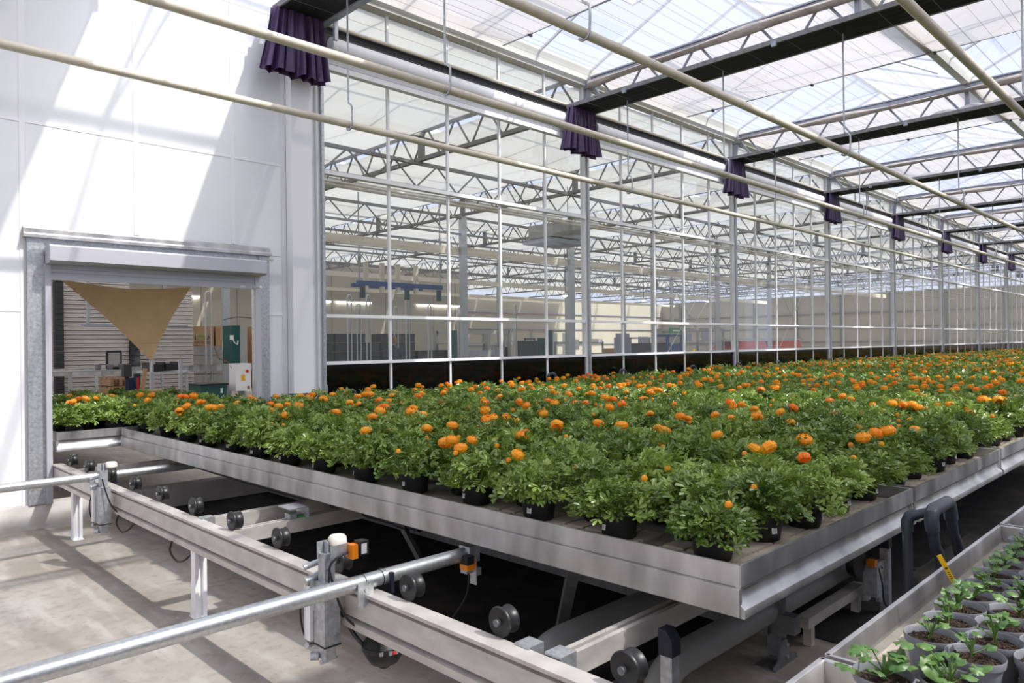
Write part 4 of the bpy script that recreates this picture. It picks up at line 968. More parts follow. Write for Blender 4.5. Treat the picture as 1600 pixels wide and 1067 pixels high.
def capped(x, y, h, lab):
    t = empty('capped_post', (x, y, 0)); tag(t, lab, 'post', 'capped guide posts')
    c = MB(); c.box(-0.022, 0.022, -0.022, 0.022, 0, h - 0.075); c.build('post_tube', M['galv'], t, smooth=False)
    c = MB(); c.prism([(-0.026, h - 0.085), (0.026, h - 0.085), (0.026, h), (-0.002, h), (-0.026, h - 0.03)], 'x', -0.026, 0.026); c.build('black_cap', M['cap'], t, smooth=False)
capped(2.06, 1.36, 0.535, 'square galvanised post with black cap below the near tray corner')
capped(4.19, 1.40, 0.445, 'square galvanised post with black cap beyond the near tray, beside the bracket box')
t = empty('sensor_bracket', (4.12, 1.42, 0.06)); tag(t, 'galvanised bracket box with a black cable and orange clip beside the capped post', 'bracket')
c = MB(); c.box(-0.02, 0.05, -0.02, 0.0, 0.03, 0.24); c.box(-0.06, -0.02, -0.02, 0.05, 0.06, 0.24); c.box(-0.02, 0.05, 0.0, 0.05, 0.235, 0.24); c.build('bracket_plate', M['galv'], t, smooth=False)
c = MB(); c.box(-0.085, -0.05, -0.02, 0.02, 0.225, 0.26); c.build('orange_clip', M['orange_pl'], t, smooth=False)
c = MB(); c.path([(-0.06, -0.03, 0.22), (-0.07, -0.05, 0.14), (-0.055, -0.05, 0.06), (-0.01, -0.05, 0.01)], 0.004, 6); c.build('cable', M['cable'], t)
c = MB(); c.tube((0.015, -0.028, 0.21), (0.015, -0.02, 0.21), 0.010, 6); c.tube((0.015, -0.028, 0.06), (0.015, -0.02, 0.06), 0.010, 6); c.build('bolt', M['galv'], t)
c = MB(); c.lathe([(0, -0.02), (0.085, -0.02), (0.09, 0.0), (0.085, 0.02), (0, 0.02)], (-0.16, 0.05, 0.27), 20, 'y'); c.build('drive_disc', M['black_pl'], t)
# irrigation pipe bends: near side and along the glazing
def ubend(x, y, z, w, rz, lab, r=0.024, legz=0.0, double=False):
    t = empty('irrigation_bend', (x, y, 0), rz); tag(t, lab, 'pipe', 'irrigation bends')
    c = MB(); c.path([(0, 0, legz), (0, 0, z - 0.03), (0.008, 0, z - 0.01), (0.03, 0, z), (w - 0.03, 0, z), (w - 0.008, 0, z - 0.01), (w, 0, z - 0.03), (w, 0, z - 0.10)], r, 12); c.build('bent_pipe', M['pvc'], t)
    for xx in (0.0, w):
        c = MB(); c.tube((xx, 0, z - 0.075), (xx, 0, z - 0.025), r * 1.32, 14); c.build('elbow', M['pvc'], t)
    c = MB(); c.tube((0.03, 0, z), (w - 0.03, 0, z), r * 1.32, 14); c.build('elbow', M['pvc'], t)
    c = MB(); c.path([(w, 0, z - 0.09), (w + 0.004, 0, z - 0.13), (w + 0.018, 0.0, z - 0.17), (w + 0.024, 0, z - 0.25), (w + 0.024, 0, z - 0.33)], r * 0.95, 12); c.build('flow_pipe', M['pvc'], t)
    return t
ub = empty('irrigation_bend', (3.20, 0.985, 0)); tag(ub, 'dark grey pipe bend rising between the nearest tray and the seedling tray', 'pipe', 'irrigation bends')
c = MB(); c.path([(0.0, 0, 0), (0, 0, 0.735), (0, -0.005, 0.758), (0, -0.03, 0.775), (0.04, -0.105, 0.800)], 0.0185, 14); c.build('riser_pipe', M['pvc'], ub)
c = MB(); c.path([(0, 0, 0.705), (0, 0, 0.745), (0.002, -0.008, 0.764), (0.01, -0.03, 0.777)], 0.0235, 16); c.build('elbow', M['pvc'], ub)
c = MB(); c.path([(-0.045, -0.105, 0.735), (-0.06, -0.105, 0.775), (-0.055, -0.105, 0.80), (-0.03, -0.105, 0.812), (0.15, -0.105, 0.812), (0.175, -0.105, 0.80), (0.19, -0.105, 0.775), (0.205, -0.105, 0.735)], 0.026, 16); c.build('double_elbow', M['pvc'], ub)
for x0 in (-0.048, 0.202):
    c = MB(); c.path([(x0, -0.105, 0.745), (x0 + .022, -0.105, 0.69), (x0 + .03, -0.105, 0.665), (x0 + .062, -0.105, 0.64), (x0 + .085, -0.105, 0.61), (x0 + .14, -0.105, 0.515)], 0.0205, 14); c.build('flow_pipe', M['pvc'], ub)
for k in range(14):
    x = 4.33 + TP * k + (0.4 if k > 3 else 0)
    ubend(x, WY - 0.10, 0.985 if k < 2 else 1.05, 0.15, 0, f'small dark pipe bend at the foot of the glazing, {ordn(k+1)} from the door', r=0.016, legz=0.4)

# ================================================================== HALL BEHIND THE WALL
HY = WY
b = MB(); b.box(-6, 26.2, 30, 30.2, 0, 5.5); o = b.build('wall_back', M['beige_wall']); tag(o, 'beige panel wall far inside the hall behind the glazing', kind='structure')
for i in range(22):
    c = MB(); c.box(-6 + 1.5 * i - 0.012, -6 + 1.5 * i + 0.012, 29.985, 30.0, 0, 5.5); c.build('panel_joint', M['grey_fab'], o, smooth=False)
b = MB(); b.box(26.2, 58.5, 39, 39.2, 0, 5.0); o = b.build('wall_far', M['beige_wall']); tag(o, 'pale panel wall at the far side of the hall', kind='structure')
for z in (1.4, 2.6, 3.8):
    c = MB(); c.box(26.2, 58.4, 38.9, 39.0, z, z + 0.07); c.build('wall_girt', M['truss'], o, smooth=False)
b = MB(); b.box(26.0, 26.2, 30.2, 39, 0, 5.5); o = b.build('wall_corner', M['beige_wall']); tag(o, 'short return wall between the two far hall walls', kind='structure')
b = MB(); b.box(58.5, 58.7, -14, 41, 0, 5.0); o = b.build('wall_end', M['beige_wall']); tag(o, 'pale end wall far down the greenhouse', kind='structure')
for z in (1.3, 2.4, 3.5):
    c = MB(); c.box(58.4, 58.5, 7.2, 39, z, z + 0.08); c.build('wall_girt', M['dark_galv'], o, smooth=False)
for i in range(9):
    c = MB(); c.box(58.3, 58.45, 8 + 3.6 * i, 8.2 + 3.6 * i, 0, 5.0); c.build('wall_stanchion', M['dark_galv'], o, smooth=False)
def truss_hall(k, x):
    t = empty('hall_truss', (x, HY, 3.50 + H)); nm = {-3: 'third behind the door', -2: 'second behind the door', -1: 'in line with the door'}.get(k, f'in line with the {ordn(k+1)} post of the glazing')
    tag(t, f'grey lattice truss in the hall, {nm}', kind='structure')
    y1 = 31.5 if x > 26 else 22.8
    b = MB(); b.box(-0.04, 0.04, 0.1, y1, 0.53, 0.60); b.tube((0, 0.1, 0.68), (0, y1, 0.68), 0.02, 6); b.build('top_chord', M['hall_steel_shaded'], t, smooth=False)
    b = MB(); b.box(-0.04, 0.04, 0.1, y1, 0, 0.07); b.build('bottom_chord', M['hall_steel_shaded'], t, smooth=False)
    b = MB()
    n = int(y1 / WSP)
    for i in range(n):
        yt = 0.5 + WSP * i
        b.tube((0, yt - 0.05, 0.53), (0, yt - 0.38, 0.06), 0.02, 5); b.tube((0, yt + 0.05, 0.53), (0, yt + 0.38, 0.06), 0.02, 5)
    o = b.build('web_bar', M['hall_steel_shaded'], t); o['kind'] = 'stuff'
    for yy in (4.0, 8.0, 12.0, 16.0, 20.0):
        c = MB(); c.box(-0.05, 0.05, yy - 0.05, yy + 0.05, 0.0, ZG - 0.06 - 3.5 - H); c.build('gutter_post', M['hall_steel_shaded'], t, smooth=False)
for i, x in enumerate(XK + [XK[-1] + BAY * q for q in (1, 2, 3)]): truss_hall(i - 3, x)
def column(x, y, lab, w=0.10):
    t = empty('hall_column', (x, y, 0)); tag(t, lab, kind='structure')
    c = MB(); c.box(-w, w, -w * .55, w * .55, 0.42, 3.5 + H); c.build('steel_column', M['galv'], t, smooth=False)
    c = MB(); c.box(-w * 1.1, w * 1.1, -w * .9, w * .9, 0, 0.42); c.build('concrete_foot', M['kerb'], t, smooth=False)
column(8.70, 20.05, 'galvanised hall column with pale concrete foot seen through the doorway', 0.095)
for i, (x, y) in enumerate(((13.13, 15.1), (17.63, 15.1), (22.13, 15.1), (26.6, 15.1), (31.1, 15.1), (22.13, 23.1), (26.63, 23.1), (31.13, 23.1), (35.63, 23.1), (35.6, 15.1))):
    column(x, y, f'grey steel hall column, {ordn(i + 1 if i < 5 else (6 if i == 9 else i - 4))} in the {"nearer" if i not in (5,6,7,8) else "farther"} row behind the glazing', 0.10)
for i in range(len(XK) - 1):
    sheet(XK[i], WY + 0.2, 29.9 if XK[i] < 25 else 38.5, M['hall_screen'], 4.2, f'pale shade screen in the hall roof, bay {["third behind the door","second behind the door","beside the door"][i] if i < 3 else ordn(i-2)+" of the glazing"}', 'hall_screen', 'hall shade screens', 30)
for y, z, r_, m, lab in ((15.2, 4.02, 0.11, 'cream', 'cream duct hung across the hall trusses nearest the glazing'), (22.4, 4.0, 0.09, 'cream', 'cream duct hung across the hall trusses further back'),
                         (11.0, 4.28, 0.03, 'cream', 'thin cream pipe in the hall below the screens'), (11.25, 4.28, 0.03, 'cream', 'second thin cream pipe in the hall below the screens'), (29.6, 4.1, 0.07, 'cream', 'cream pipe high on the far beige wall')):
    c = MB(); (c.box(1, 46, y - 0.06, y + 0.06, z - r_, z + r_) if r_ > .05 else c.tube((1, y, z), (46, y, z), r_, 8)); o = c.build('hall_duct', M[m], smooth=False); tag(o, lab, 'pipe')
for i, (y, z) in enumerate(((11.1, 3.45 + H), (15.1, 3.45 + H), (19.1, 3.45 + H), (23.1, 3.45 + H), (27.1, 3.45 + H))):
    t = empty('girder', (0, y, z)); tag(t, f'lattice girder running along the hall, {ordn(i+1)} behind the glazing', kind='structure')
    c = MB(); c.box(2, 48, -0.04, 0.04, -0.03, 0.03); c.box(2, 48, -0.03, 0.03, -0.48, -0.43); c.build('chord', M['hall_steel_shaded'], t, smooth=False)
    c = MB()
    for q in range(46): c.tube((2 + q, 0, 0), (2.5 + q, 0, -0.45), 0.018, 5); c.tube((2.5 + q, 0, -0.45), (3 + q, 0, 0), 0.018, 5)
    c.build('web_bar', M['hall_steel_shaded'], t)['kind'] = 'stuff'

for i, (x0, x1, y) in enumerate(((22.3, 26.5, 15.1), (31.3, 35.4, 15.1), (35.8, 40.2, 23.1))):
    c = MB(); c.tube((x0, y, 0.4), (x1, y, 4.6), 0.012, 6); c.tube((x1, y - .03, 0.4), (x0, y - .03, 4.6), 0.012, 6)
    o = c.build('cross_brace', M['galv']); tag(o, f'thin crossed bracing rods between hall columns behind the glazing, {ordn(i+1)} from the door', 'brace', 'crossed bracing rods')
# stacks of empty trays seen through the door
stp = [(0, 0), (0, 0.118), (0.012, 0.118), (0.012, 0.07), (0.03, 0.06), (0.03, 0.0)]
sb_ = MB(); sb_.prism([(-y_, z_) for y_, z_ in stp], 'x', 0, 1.0); 
def stack(x0, w, n, y, lab, jit=0.012):
    b = MB(); b.prism([(0, 0.0), (0.0, 0.045), (0.012, 0.052), (0.0, 0.060), (0.0, 0.092), (0.09, 0.096), (0.09, 0.114), (0.5, 0.114), (0.5, 0.0)], 'x', 0, w); me = b.mesh('stacked_tray', M['tray_stack'], False)
    for i in range(n):
        o = inst('stacked_tray', me, None, (x0 + random.uniform(-jit, jit), y + random.uniform(-.01, .01), 0.115 * i + 0.03))
        tag(o, f'empty aluminium tray in the {lab} stack inside the doorway, {ordn(i+1)} from the floor', 'tray', f'trays of the {lab} stack')
stack(5.20, 1.62, 30, 22.0, 'left'); stack(6.84, 1.74, 27, 22.05, 'right'); stack(4.0, 0.98, 30, 22.3, 'hidden far left')
for x, w, h, lab in ((4.99, 0.19, 3.4, 'tall black column left of the stacked trays'), (6.80, 0.24, 2.1, 'black column between the two stacks of trays')):  # plain black blocks beside and between the tray stacks
    t = empty('black_stack', (x, 21.9, 0)); tag(t, lab, 'stack')
    for i in range(int(h / 0.14)):
        c = MB(); c.box(0.0, w, -0.05 - 0.01 * (i % 2), 0.2, 0.14 * i + 0.02, 0.14 * i + 0.155); c.build('black_block', M['crate'], t, smooth=False)
# shade sail just inside the door
A_, B_, C_ = Vector((1.775, 7.60, 0.636 + H)), Vector((2.94, 7.60, 0.618 + H)), Vector((2.56, 7.62, -0.125 + H))
mid = (A_ + B_ + C_) / 3
b = MB()
N_ = 18; idx = {}
for i in range(N_ + 1):
    for j in range(N_ + 1 - i):
        k_ = N_ - i - j; a, bb2, c2 = i / N_, j / N_, k_ / N_
        p = A_ * a + B_ * bb2 + C_ * c2
        sag = (4 * a * bb2) * 0.11 + (4 * a * c2) * 0.035 + (4 * bb2 * c2) * 0.045
        p = p + (mid - p) * min(1, sag * 1.6) * Vector((1, 0, 1)).length / 1.414
        p = p + Vector((0, 0.07 * math.sin(math.pi * a) * math.sin(math.pi * bb2) + 0.012 * math.sin(bb2 * 30 + c2 * 9) * c2, 0))
        idx[(i, j)] = len(b.v); b.v.append(tuple(p))
for i in range(N_):
    for j in range(N_ - i):
        b.f.append((idx[(i, j)], idx[(i + 1, j)], idx[(i, j + 1)])); b.m.append(0)
        if j < N_ - i - 1: b.f.append((idx[(i + 1, j)], idx[(i + 1, j + 1)], idx[(i, j + 1)])); b.m.append(0)
sail = inst('shade_sail', b.mesh('shade_sail', M['sail'], True, False)); tag(sail, 'tan triangular shade sail hanging in the doorway', 'shade sail')
for p, q in ((A_, (1.5, 7.3, 2.13)), (B_, (3.45, 7.35, 2.16)), (C_, (2.56, 7.64, 1.24))):
    c = MB(); c.tube(p, q, 0.004, 6); c.build('cord', M['label'], sail)
c = MB(); c.path([(2.44, 7.61, 1.52 + 0.0), (2.52, 7.60, 1.535), (2.62, 7.60, 1.53), (2.70, 7.60, 1.51)], 0.002, 5); c.build('hem_seam', M['sail'], sail)
# conveyor, posts and odds and ends inside the hall
t = empty('hall_conveyor', (7.0, 20.9, 0)); tag(t, 'long aluminium roller conveyor crossing the hall behind the doorway', 'conveyor')
c = MB(); c.box(-3.2, 6.0, -0.30, -0.26, 0.82, 0.98); c.box(-3.2, 6.0, 0.26, 0.30, 0.82, 0.98); c.box(-3.2, 6.0, -0.32, -0.24, 0.98, 1.0); c.build('conveyor_frame', M['alu'], t, smooth=False)
rb = MB(); rb.tube((0, -0.26, 0.95), (0, 0.26, 0.95), 0.03, 8); rme = rb.mesh('roller', M['galv'])
for i in range(60): inst('roller', rme, t, (-3.1 + 0.15 * i, 0, 0))
for x in (-2.9, -1.4, 0.2, 2.0, 4.0):
    c = MB(); c.box(x - .03, x + .03, -0.29, -0.23, 0, 0.82); c.build('leg', M['galv'], t, smooth=False)
t = empty('work_table', (4.4, 17.1, 0)); tag(t, 'grey work table with pots and a screen in the hall doorway', 'table')
c = MB(); c.box(-0.9, 0.9, -0.3, 0.3, 1.01, 1.04); c.build('tabletop', M['mach_grey'], t, smooth=False)
for x in (-0.8, -0.3, 0.3, 0.85):
    c = MB(); c.box(x - .03, x + .03, -0.28, -0.22, 0, 1.01); c.build('leg', M['galv'], t, smooth=False)
def boxobj(name, m, x0, x1, y0, y1, z0, z1, lab, cat, extra=None, rot=0, ry=0):
    t = empty(name, ((x0 + x1) / 2, (y0 + y1) / 2, z0), rot); tag(t, lab, cat)
    w, d, h = (x1 - x0) / 2, (y1 - y0) / 2, z1 - z0
    c = MB(); c.box(-w, w, -d, d, 0, h); o = c.build('body', M[m], t, rot=(0, ry, 0), smooth=False); return t, w, d, h
t, w, d, h = boxobj('monitor', 'mach_grey', 4.84, 5.08, 17.0, 17.04, 1.06, 1.40, 'square pale screen with dark frame on the work table', 'screen')
c = MB(); c.box(-w - .02, w + .02, -0.03, 0.03, -0.02, 0.03); c.box(-w - .02, w + .02, -0.03, 0.03, h, h + .04); c.box(-w - .03, -w, -0.03, 0.03, 0, h); c.box(w, w + .03, -0.03, 0.03, 0, h); c.build('screen_frame', M['black_pl'], t, smooth=False)
for i, (x, sc) in enumerate(((4.62, .8), (4.85, .75), (5.08, .8))):
    o = inst('empty_pot', gpot_me, None, (x, 16.9, 1.042), (0, 0, 0), (1.7 * sc, 1.7 * sc, 1.5 * sc)); tag(o, f'grey empty pot on the work table in the hall, {ordn(i+1)} from the left', 'pot', 'pots on the work table')
# cardboard box, leaning board, pallets, jacket
t, w, d, h = boxobj('cardboard_box', 'cardboard', 4.16, 4.62, 12.5, 13.0, 0.35, 0.79, 'long low brown cardboard box behind the doorway flowers', 'box')
c = MB(); c.box(-w * .99, w * .99, -0.01, 0.01, h, h + 0.002); c.build('tape_seam', M['redwood'], t, smooth=False)
c = MB(); c.box(-w, w, -d, d, -0.35, 0.0); c.build('pallet_base', M['wood'], t, smooth=False)
c = MB(); c.box(-0.035, 0.035, -0.015, 0.015, 0, 1.13); o = c.build('cardboard_strip', M['cardboard'], None, (4.42, 14.0, 0.0), (0, R(9), 0), smooth=False); tag(o, 'tall strip of brown cardboard leaning beside the navy jacket', 'cardboard')
for i in range(3):
    t = empty('wooden_pallet', (4.79, 16.3, 0.40 + 0.17 * i)); tag(t, f'brown wooden pallet in the hall doorway stack, {ordn(i+1)} from the floor', 'pallet', 'doorway pallet stack')
    for y in (-0.3, 0, 0.3):
        c = MB(); c.box(-0.22, 0.16, y - .06, y + .06, 0.13, 0.155); c.build('top_board', M['wood'], t, smooth=False)
    for x in (-0.18, -0.02, 0.13):
        c = MB(); c.box(x - .03, x + .03, -0.36, 0.36, 0.0, 0.13); c.build('bearer', M['wood'], t, smooth=False)
b = MB(); b.box(4.55, 4.98, 15.95, 16.65, 0, 0.40); o = b.build('pallet_plinth', M['redwood'], smooth=False); tag(o, 'dark red-brown board base beneath the wooden pallets', 'board')
b = MB()
def jk(u, v):
    a = 2 * math.pi * u; r_ = 0.13 + 0.10 * (1 - v) + 0.02 * math.sin(a * 5) + 0.012 * math.sin(a * 11)
    return (r_ * math.cos(a), 0.6 * r_ * math.sin(a), 0.12 + 0.68 * v)
b.grid(jk, 40, 8); j_ = b.build('jacket', M['navy'], None, (4.66, 15.0, 0.12), (0, 0, 0)); j_.scale = (0.5, 0.6, 1.0); c = MB(); c.box(-.04, .04, -.05, .05, -0.12, 0.6); c.build('stand', M['black_pl'], j_, smooth=False); tag(j_, 'navy work jacket with a red stripe hung by the pallets', 'jacket')
c = MB(); c.box(0.17, 0.24, -0.16, -0.1, 0.45, 0.80); c.build('red_stripe', M['red'], j_, smooth=False)
t, w, d, h = boxobj('monitor_box', 'crate', 4.62, 4.76, 15.25, 15.4, 0.93, 1.17, 'dark grey box standing above the navy jacket', 'box'); c = MB(); c.box(-.03, .03, -.03, .03, -0.93, 0); c.build('stand', M['black_pl'], t, smooth=False)
for i, (x, y, z0, z1) in enumerate(((4.365, 13.0, 0, 1.31), (4.835, 13.0, 0, 1.27))):
    t = empty('rack_post', (x, y, 0)); tag(t, f'slim galvanised rack post in the doorway, {("left of", "right of")[i]} the black crates', 'post')
    c = MB(); c.box(-.025, .025, -.025, .025, 0, z1); c.build('post_tube', M['galv'], t, smooth=False)
    c = MB(); c.tube((0, 0, z1), (0, 0, z1 + 0.10), 0.02, 8, 0.008); c.build('post_tip', M['cardboard'], t)
for i, (x, y, z) in enumerate(((4.84, 14.3, 1.08), (5.15, 14.5, 1.08))):
    t = empty('black_crate', (x, y, z)); tag(t, f'black plastic crate on the hall shelf, {("left", "right")[i]} one under the sail', 'crate')
    c = MB(); c.box(-.14, .14, -.2, -.18, 0, .10); c.box(-.14, .14, .18, .2, 0, .10); c.box(-.14, -.12, -.2, .2, 0, .14); c.box(.12, .14, -.2, .2, 0, .14); c.build('walls', M['black_pl'], t, smooth=False)
    c = MB(); c.box(-.14, .14, -.2, .2, -.02, 0); c.build('base', M['black_pl'], t, smooth=False)
b = MB(); b.box(4.7, 5.4, 14.0, 14.8, 1.02, 1.05); o = b.build('hall_shelf', M['galv'], smooth=False); tag(o, 'steel shelf holding the black crates in the hall', 'shelf')
for x in (4.75, 5.35):
    c = MB(); c.box(x - .02, x + .02, 14.05, 14.09, 0, 1.02); c.build('leg', M['galv'], o, smooth=False)
# green tub, lift truck cabinet, control box
t = empty('green_tub', (7.58, 18.6, 0.2)); tag(t, 'dark green rectangular tub on the hall floor near the column', 'tub')
c = MB(); c.prism([(-0.28, 0), (0.3, 0), (0.34, 0.36), (-0.34, 0.36)], 'y', -0.4, 0.4); c.build('tub_body', M['dark_green'], t, smooth=False)
c = MB(); c.box(-.36, .36, -.42, .42, 0.34, 0.38); c.build('rim', M['black_pl'], t, smooth=False)
c = MB(); c.box(0.16, 0.21, -0.41, -0.40, 0.14, 0.26); c.build('white_tag', M['label'], t, smooth=False)
for x in (-.2, .2):
    c = MB(); c.box(x - .04, x + .04, -.3, .3, -0.2, 0); c.build('leg', M['black_pl'], t, smooth=False)
b = MB(); b.box(6.25, 6.95, 16.6, 17.2, 0.22, 0.25); o = b.build('plank', M['cardboard'], smooth=False); tag(o, 'flat brown board lying on blocks in front of the green tub', 'board')
for x in (6.35, 6.6):
    c = MB(); c.box(x, x + .25, 16.7, 17.3, 0, .22); c.build('block', M['wood'], o, smooth=False)
t = empty('potting_machine', (8.36, 19.0, 0)); tag(t, 'dark green machine column with a white control box beside the hall column', 'machine')
c = MB(); c.box(0.05, 0.27, 0.0, 0.6, 1.02, 2.06); c.build('green_column', M['dark_green'], t, smooth=False)
c = MB(); c.box(0.28, 0.46, 0.0, 0.5, 1.05, 2.04); c.box(0.26, 0.28, -0.01, 0.0, 1.05, 2.04); c.build('grey_cover', M['mach_grey'], t, smooth=False)
c = MB(); c.prism([(-0.20, 0.37), (0.20, 0.35), (0.20, 1.06), (-0.20, 1.06)], 'y', -0.75, -0.35); c.build('control_box', M['profile'], t, smooth=False)
c = MB(); c.tube((0.10, -0.77, 0.86), (0.10, -0.75, 0.86), 0.04, 14); c.build('red_button', M['red'], t)
c = MB(); c.box(-0.06, 0.04, -0.756, -0.75, 0.62, 0.77); c.build('yellow_sticker', M['yellow'], t, smooth=False)
c = MB(); c.box(0.10, 0.17, -0.756, -0.75, 0.40, 0.48); c.build('socket_plate', M['wood'], t, smooth=False)
c = MB(); c.path([(-0.05, -0.2, 1.75), (0.0, -0.25, 1.6), (0.10, -0.2, 1.55), (0.16, -0.1, 1.65)], 0.012, 6); c.box(-0.02, 0.06, -0.06, 0.0, 1.68, 1.80); c.build('white_bracket', M['label'], t)
for x in (-0.1, 0.3, 0.7):
    c = MB(); c.box(x - .02, x + .02, -.2, .2, 0, 1.05 if x < .6 else 1.1); c.build('leg', M['galv'], t, smooth=False)
c = MB(); c.box(-0.3, 1.2, -0.1, -0.06, 0.12, 0.15); c.build('foot_rail', M['galv'], t, smooth=False)
c = MB(); c.path([(-0.18, 0.6, 1.5), (-0.2, 0.3, 1.2), (-0.18, -0.3, 1.08), (-0.2, -0.5, 0.95)], 0.012, 6); c.build('orange_cable', M['redwood'], t)
c = MB(); c.path([(-0.05, 0.3, 2.22), (0.3, 0.25, 2.30), (0.7, 0.2, 2.27), (0.9, 0.2, 2.2)], 0.012, 6); c.build('cable', M['cable'], t)
b = MB(); b.box(-0.05, 0.05, -0.04, 0, 0, 0.18); o = b.build('switch_box', M['label'], None, (8.62, 19.995, 1.45), smooth=False); tag(o, 'small white switch box on the side of the hall column', 'switch')
# recycled-cardboard boxes with print
def txt(s, size, loc, m, parent, rot=(math.pi / 2, 0, 0)):
    cu = bpy.data.curves.new('print_text', 'FONT'); cu.body = s; cu.size = size; cu.extrude = 0.001
    tmp = bpy.data.objects.new('print_text', cu); COL.objects.link(tmp); me = bpy.data.meshes.new_from_object(tmp.evaluated_get(bpy.context.evaluated_depsgraph_get())); bpy.data.objects.remove(tmp)
    o = bpy.data.objects.new('print_text', me); COL.objects.link(o); me.materials.clear(); me.materials.append(M[m]); o.location = loc; o.rotation_euler = rot; o.parent = parent; return o
for i, (x0, x1, y) in enumerate(((9.75, 10.62, 25.5), (10.70, 11.6, 25.5), (12.1, 13.0, 25.7))):
    t, w, d, h = boxobj('carton', 'cardboard', x0, x1, y, y + 1.0, 0.02, 2.22, ('tall brown carton printed I AM RECYCLED in the hall', 'tall brown carton next to the printed one, behind the twin pipes', 'tall brown carton seen right of the green machine')[i], 'box')
    c = MB(); c.box(-w, w, -d - 0.004, -d, 1.0, 1.012); c.build('fold_line', M['redwood'], t, smooth=False)
    if i != 1:
        txt('I', 0.20, (-w + 0.22, -d - 0.004, 1.73), 'navy', t); txt('AM', 0.20, (-w + 0.53, -d - 0.004, 1.73), 'navy', t)
        txt('RECYCLED', 0.115, (-w + 0.21, -d - 0.004, 1.60), 'navy', t); txt('RECYCLE', 0.105, (-w + 0.21, -d - 0.004, 1.49), 'navy', t)
        c = MB(); c.path([(0.0, 0, 0.0), (0.14, 0, 0.0), (0.19, 0, 0.10), (0.13, 0, 0.16), (0.07, 0, 0.11), (0.01, 0, 0.16), (-0.05, 0, 0.10), (0.0, 0, 0.0)], 0.012, 6); c.build('green_mark', M['green_sign'], t, (-w + 0.345, -d - 0.004, 1.735))
for i in range(5):
    b = MB(); b.box(0, 0.8, 0, 0.8, 0, 0.29); o = b.build('egg_tray_stack', M['kerb'], None, (9.6, 24.2, 0.31 * i), smooth=False); tag(o, f'pale grey fibre tray bundle before the cartons, {ordn(i+1)} from the floor', 'tray', 'fibre tray bundles')
    o.data.materials[0] = M['wood'] if False else M['grey_pipe']
# hanging lamp bars above the door stacks
for i, (x, y) in enumerate(((3.95, 15.0), (5.3, 15.0))):
    t = empty('ceiling_rail', (x, y, 1.92)); tag(t, f'grey hanging rail on a drop rod in the hall, {("left", "right")[i]} of the sail', 'rail')
    c = MB(); c.box(-.12, .42, -.02, .02, -.02, .02); c.build('rail_bar', M['truss'], t, smooth=False)
    c = MB(); c.box(-.025, .025, -.025, .025, 0.02, 3.0); c.build('drop_rod', M['truss'], t, smooth=False)
# tall twin pipe loops
for i, (x, y, z1) in enumerate(((8.72, 21.3, 3.11), (13.45, 21.3, 3.20), (13.75, 21.2, 2.90), (14.2, 21.3, 3.22), (15.35, 21.3, 2.85), (15.85, 21.3, 3.15), (16.85, 21.3, 2.95), (18.3, 21.3, 2.9), (21.3, 21.3, 3.10))):
    c = MB(); w = 0.075
    c.path([(-w, 0, 0.0), (-w, 0, z1 - 0.1), (-w * .7, 0, z1 - 0.03), (0, 0, z1), (w * .7, 0, z1 - 0.03), (w, 0, z1 - 0.1), (w, 0, 0.0)], 0.026, 8)
    o = c.build('pipe_loop', M['galv'], None, (x, y, 0)); tag(o, 'galvanised twin pipe loop before the beige wall, ' + ('seen through the doorway' if i == 0 else f'{ordn(i)} from the left behind the glazing'), 'pipe', 'twin pipe loops')
# strip lamps
for i, (x0, x1) in enumerate(((17.2, 17.9), (18.2, 20.1), (22.9, 26.0), (11.3, 11.9))):
    t = empty('strip_lamp', (x0, 29.93, 2.02 + H)); tag(t, 'lit strip lamp before the beige hall wall, ' + ('short left one behind the glazing', 'long left one behind the glazing', 'right one behind the glazing', 'one seen through the doorway')[i], 'lamp')
    c = MB(); c.box(0, x1 - x0, -0.04, 0.04, 0, 0.07); c.build('tube', M['tube_light'], t, smooth=False)
    c = MB(); c.box(0, x1 - x0, -0.05, 0.05, 0.07, 0.11); c.build('housing', M['profile'], t, smooth=False)
for i, (x, y, z) in enumerate(((17.9, 15.6, 3.02), (22.8, 16.0, 3.05), (27.9, 16.3, 3.2))):
    t = empty('pendant_lamp', (x, y, z)); tag(t, f'small bright pendant lamp in the hall behind the glazing, {ordn(i+1)} from the left', 'lamp')
    c = MB(); c.lathe([(0, 0.10), (0.05, 0.09), (0.11, 0.0)], n=14); c.build('lamp_shade', M['profile'], t)
    c = MB(); c.lathe([(0, -0.05), (0.06, -0.03), (0.08, 0.0), (0, 0.02)], n=12); c.build('bulb', M['tube_light'], t)
    c = MB(); c.tube((0, 0, 0.1), (0, 0, 5.40 - z), 0.008, 5); c.build('cord', M['cable'], t)
# dark crate stacks behind the glazing
n_ = 0
for (x, nz, w) in ((12.4, 6, 0.98), (13.45, 6, 1.2), (14.7, 5, 0.55), (15.35, 6, 1.5), (17.0, 4, 0.8), (18.0, 4, 0.7)):
    for i in range(nz):
        t = empty('stack_crate', (x, 22.2, 0.02 + 0.315 * i)); tag(t, f'dark grey crate behind the glazing, {ordn(i+1)} from the floor, stack {ordn(n_+1)} from the left', 'crate', 'dark crate stacks')
        c = MB(); c.box(0, w, 0, 0.7, 0.0, 0.27); c.build('crate_body', M['crate'], t, smooth=False)
        c = MB(); c.box(-0.012, w + .012, -0.015, 0.71, 0.27, 0.305); c.build('rim', M['black_pl'], t, smooth=False)
    n_ += 1
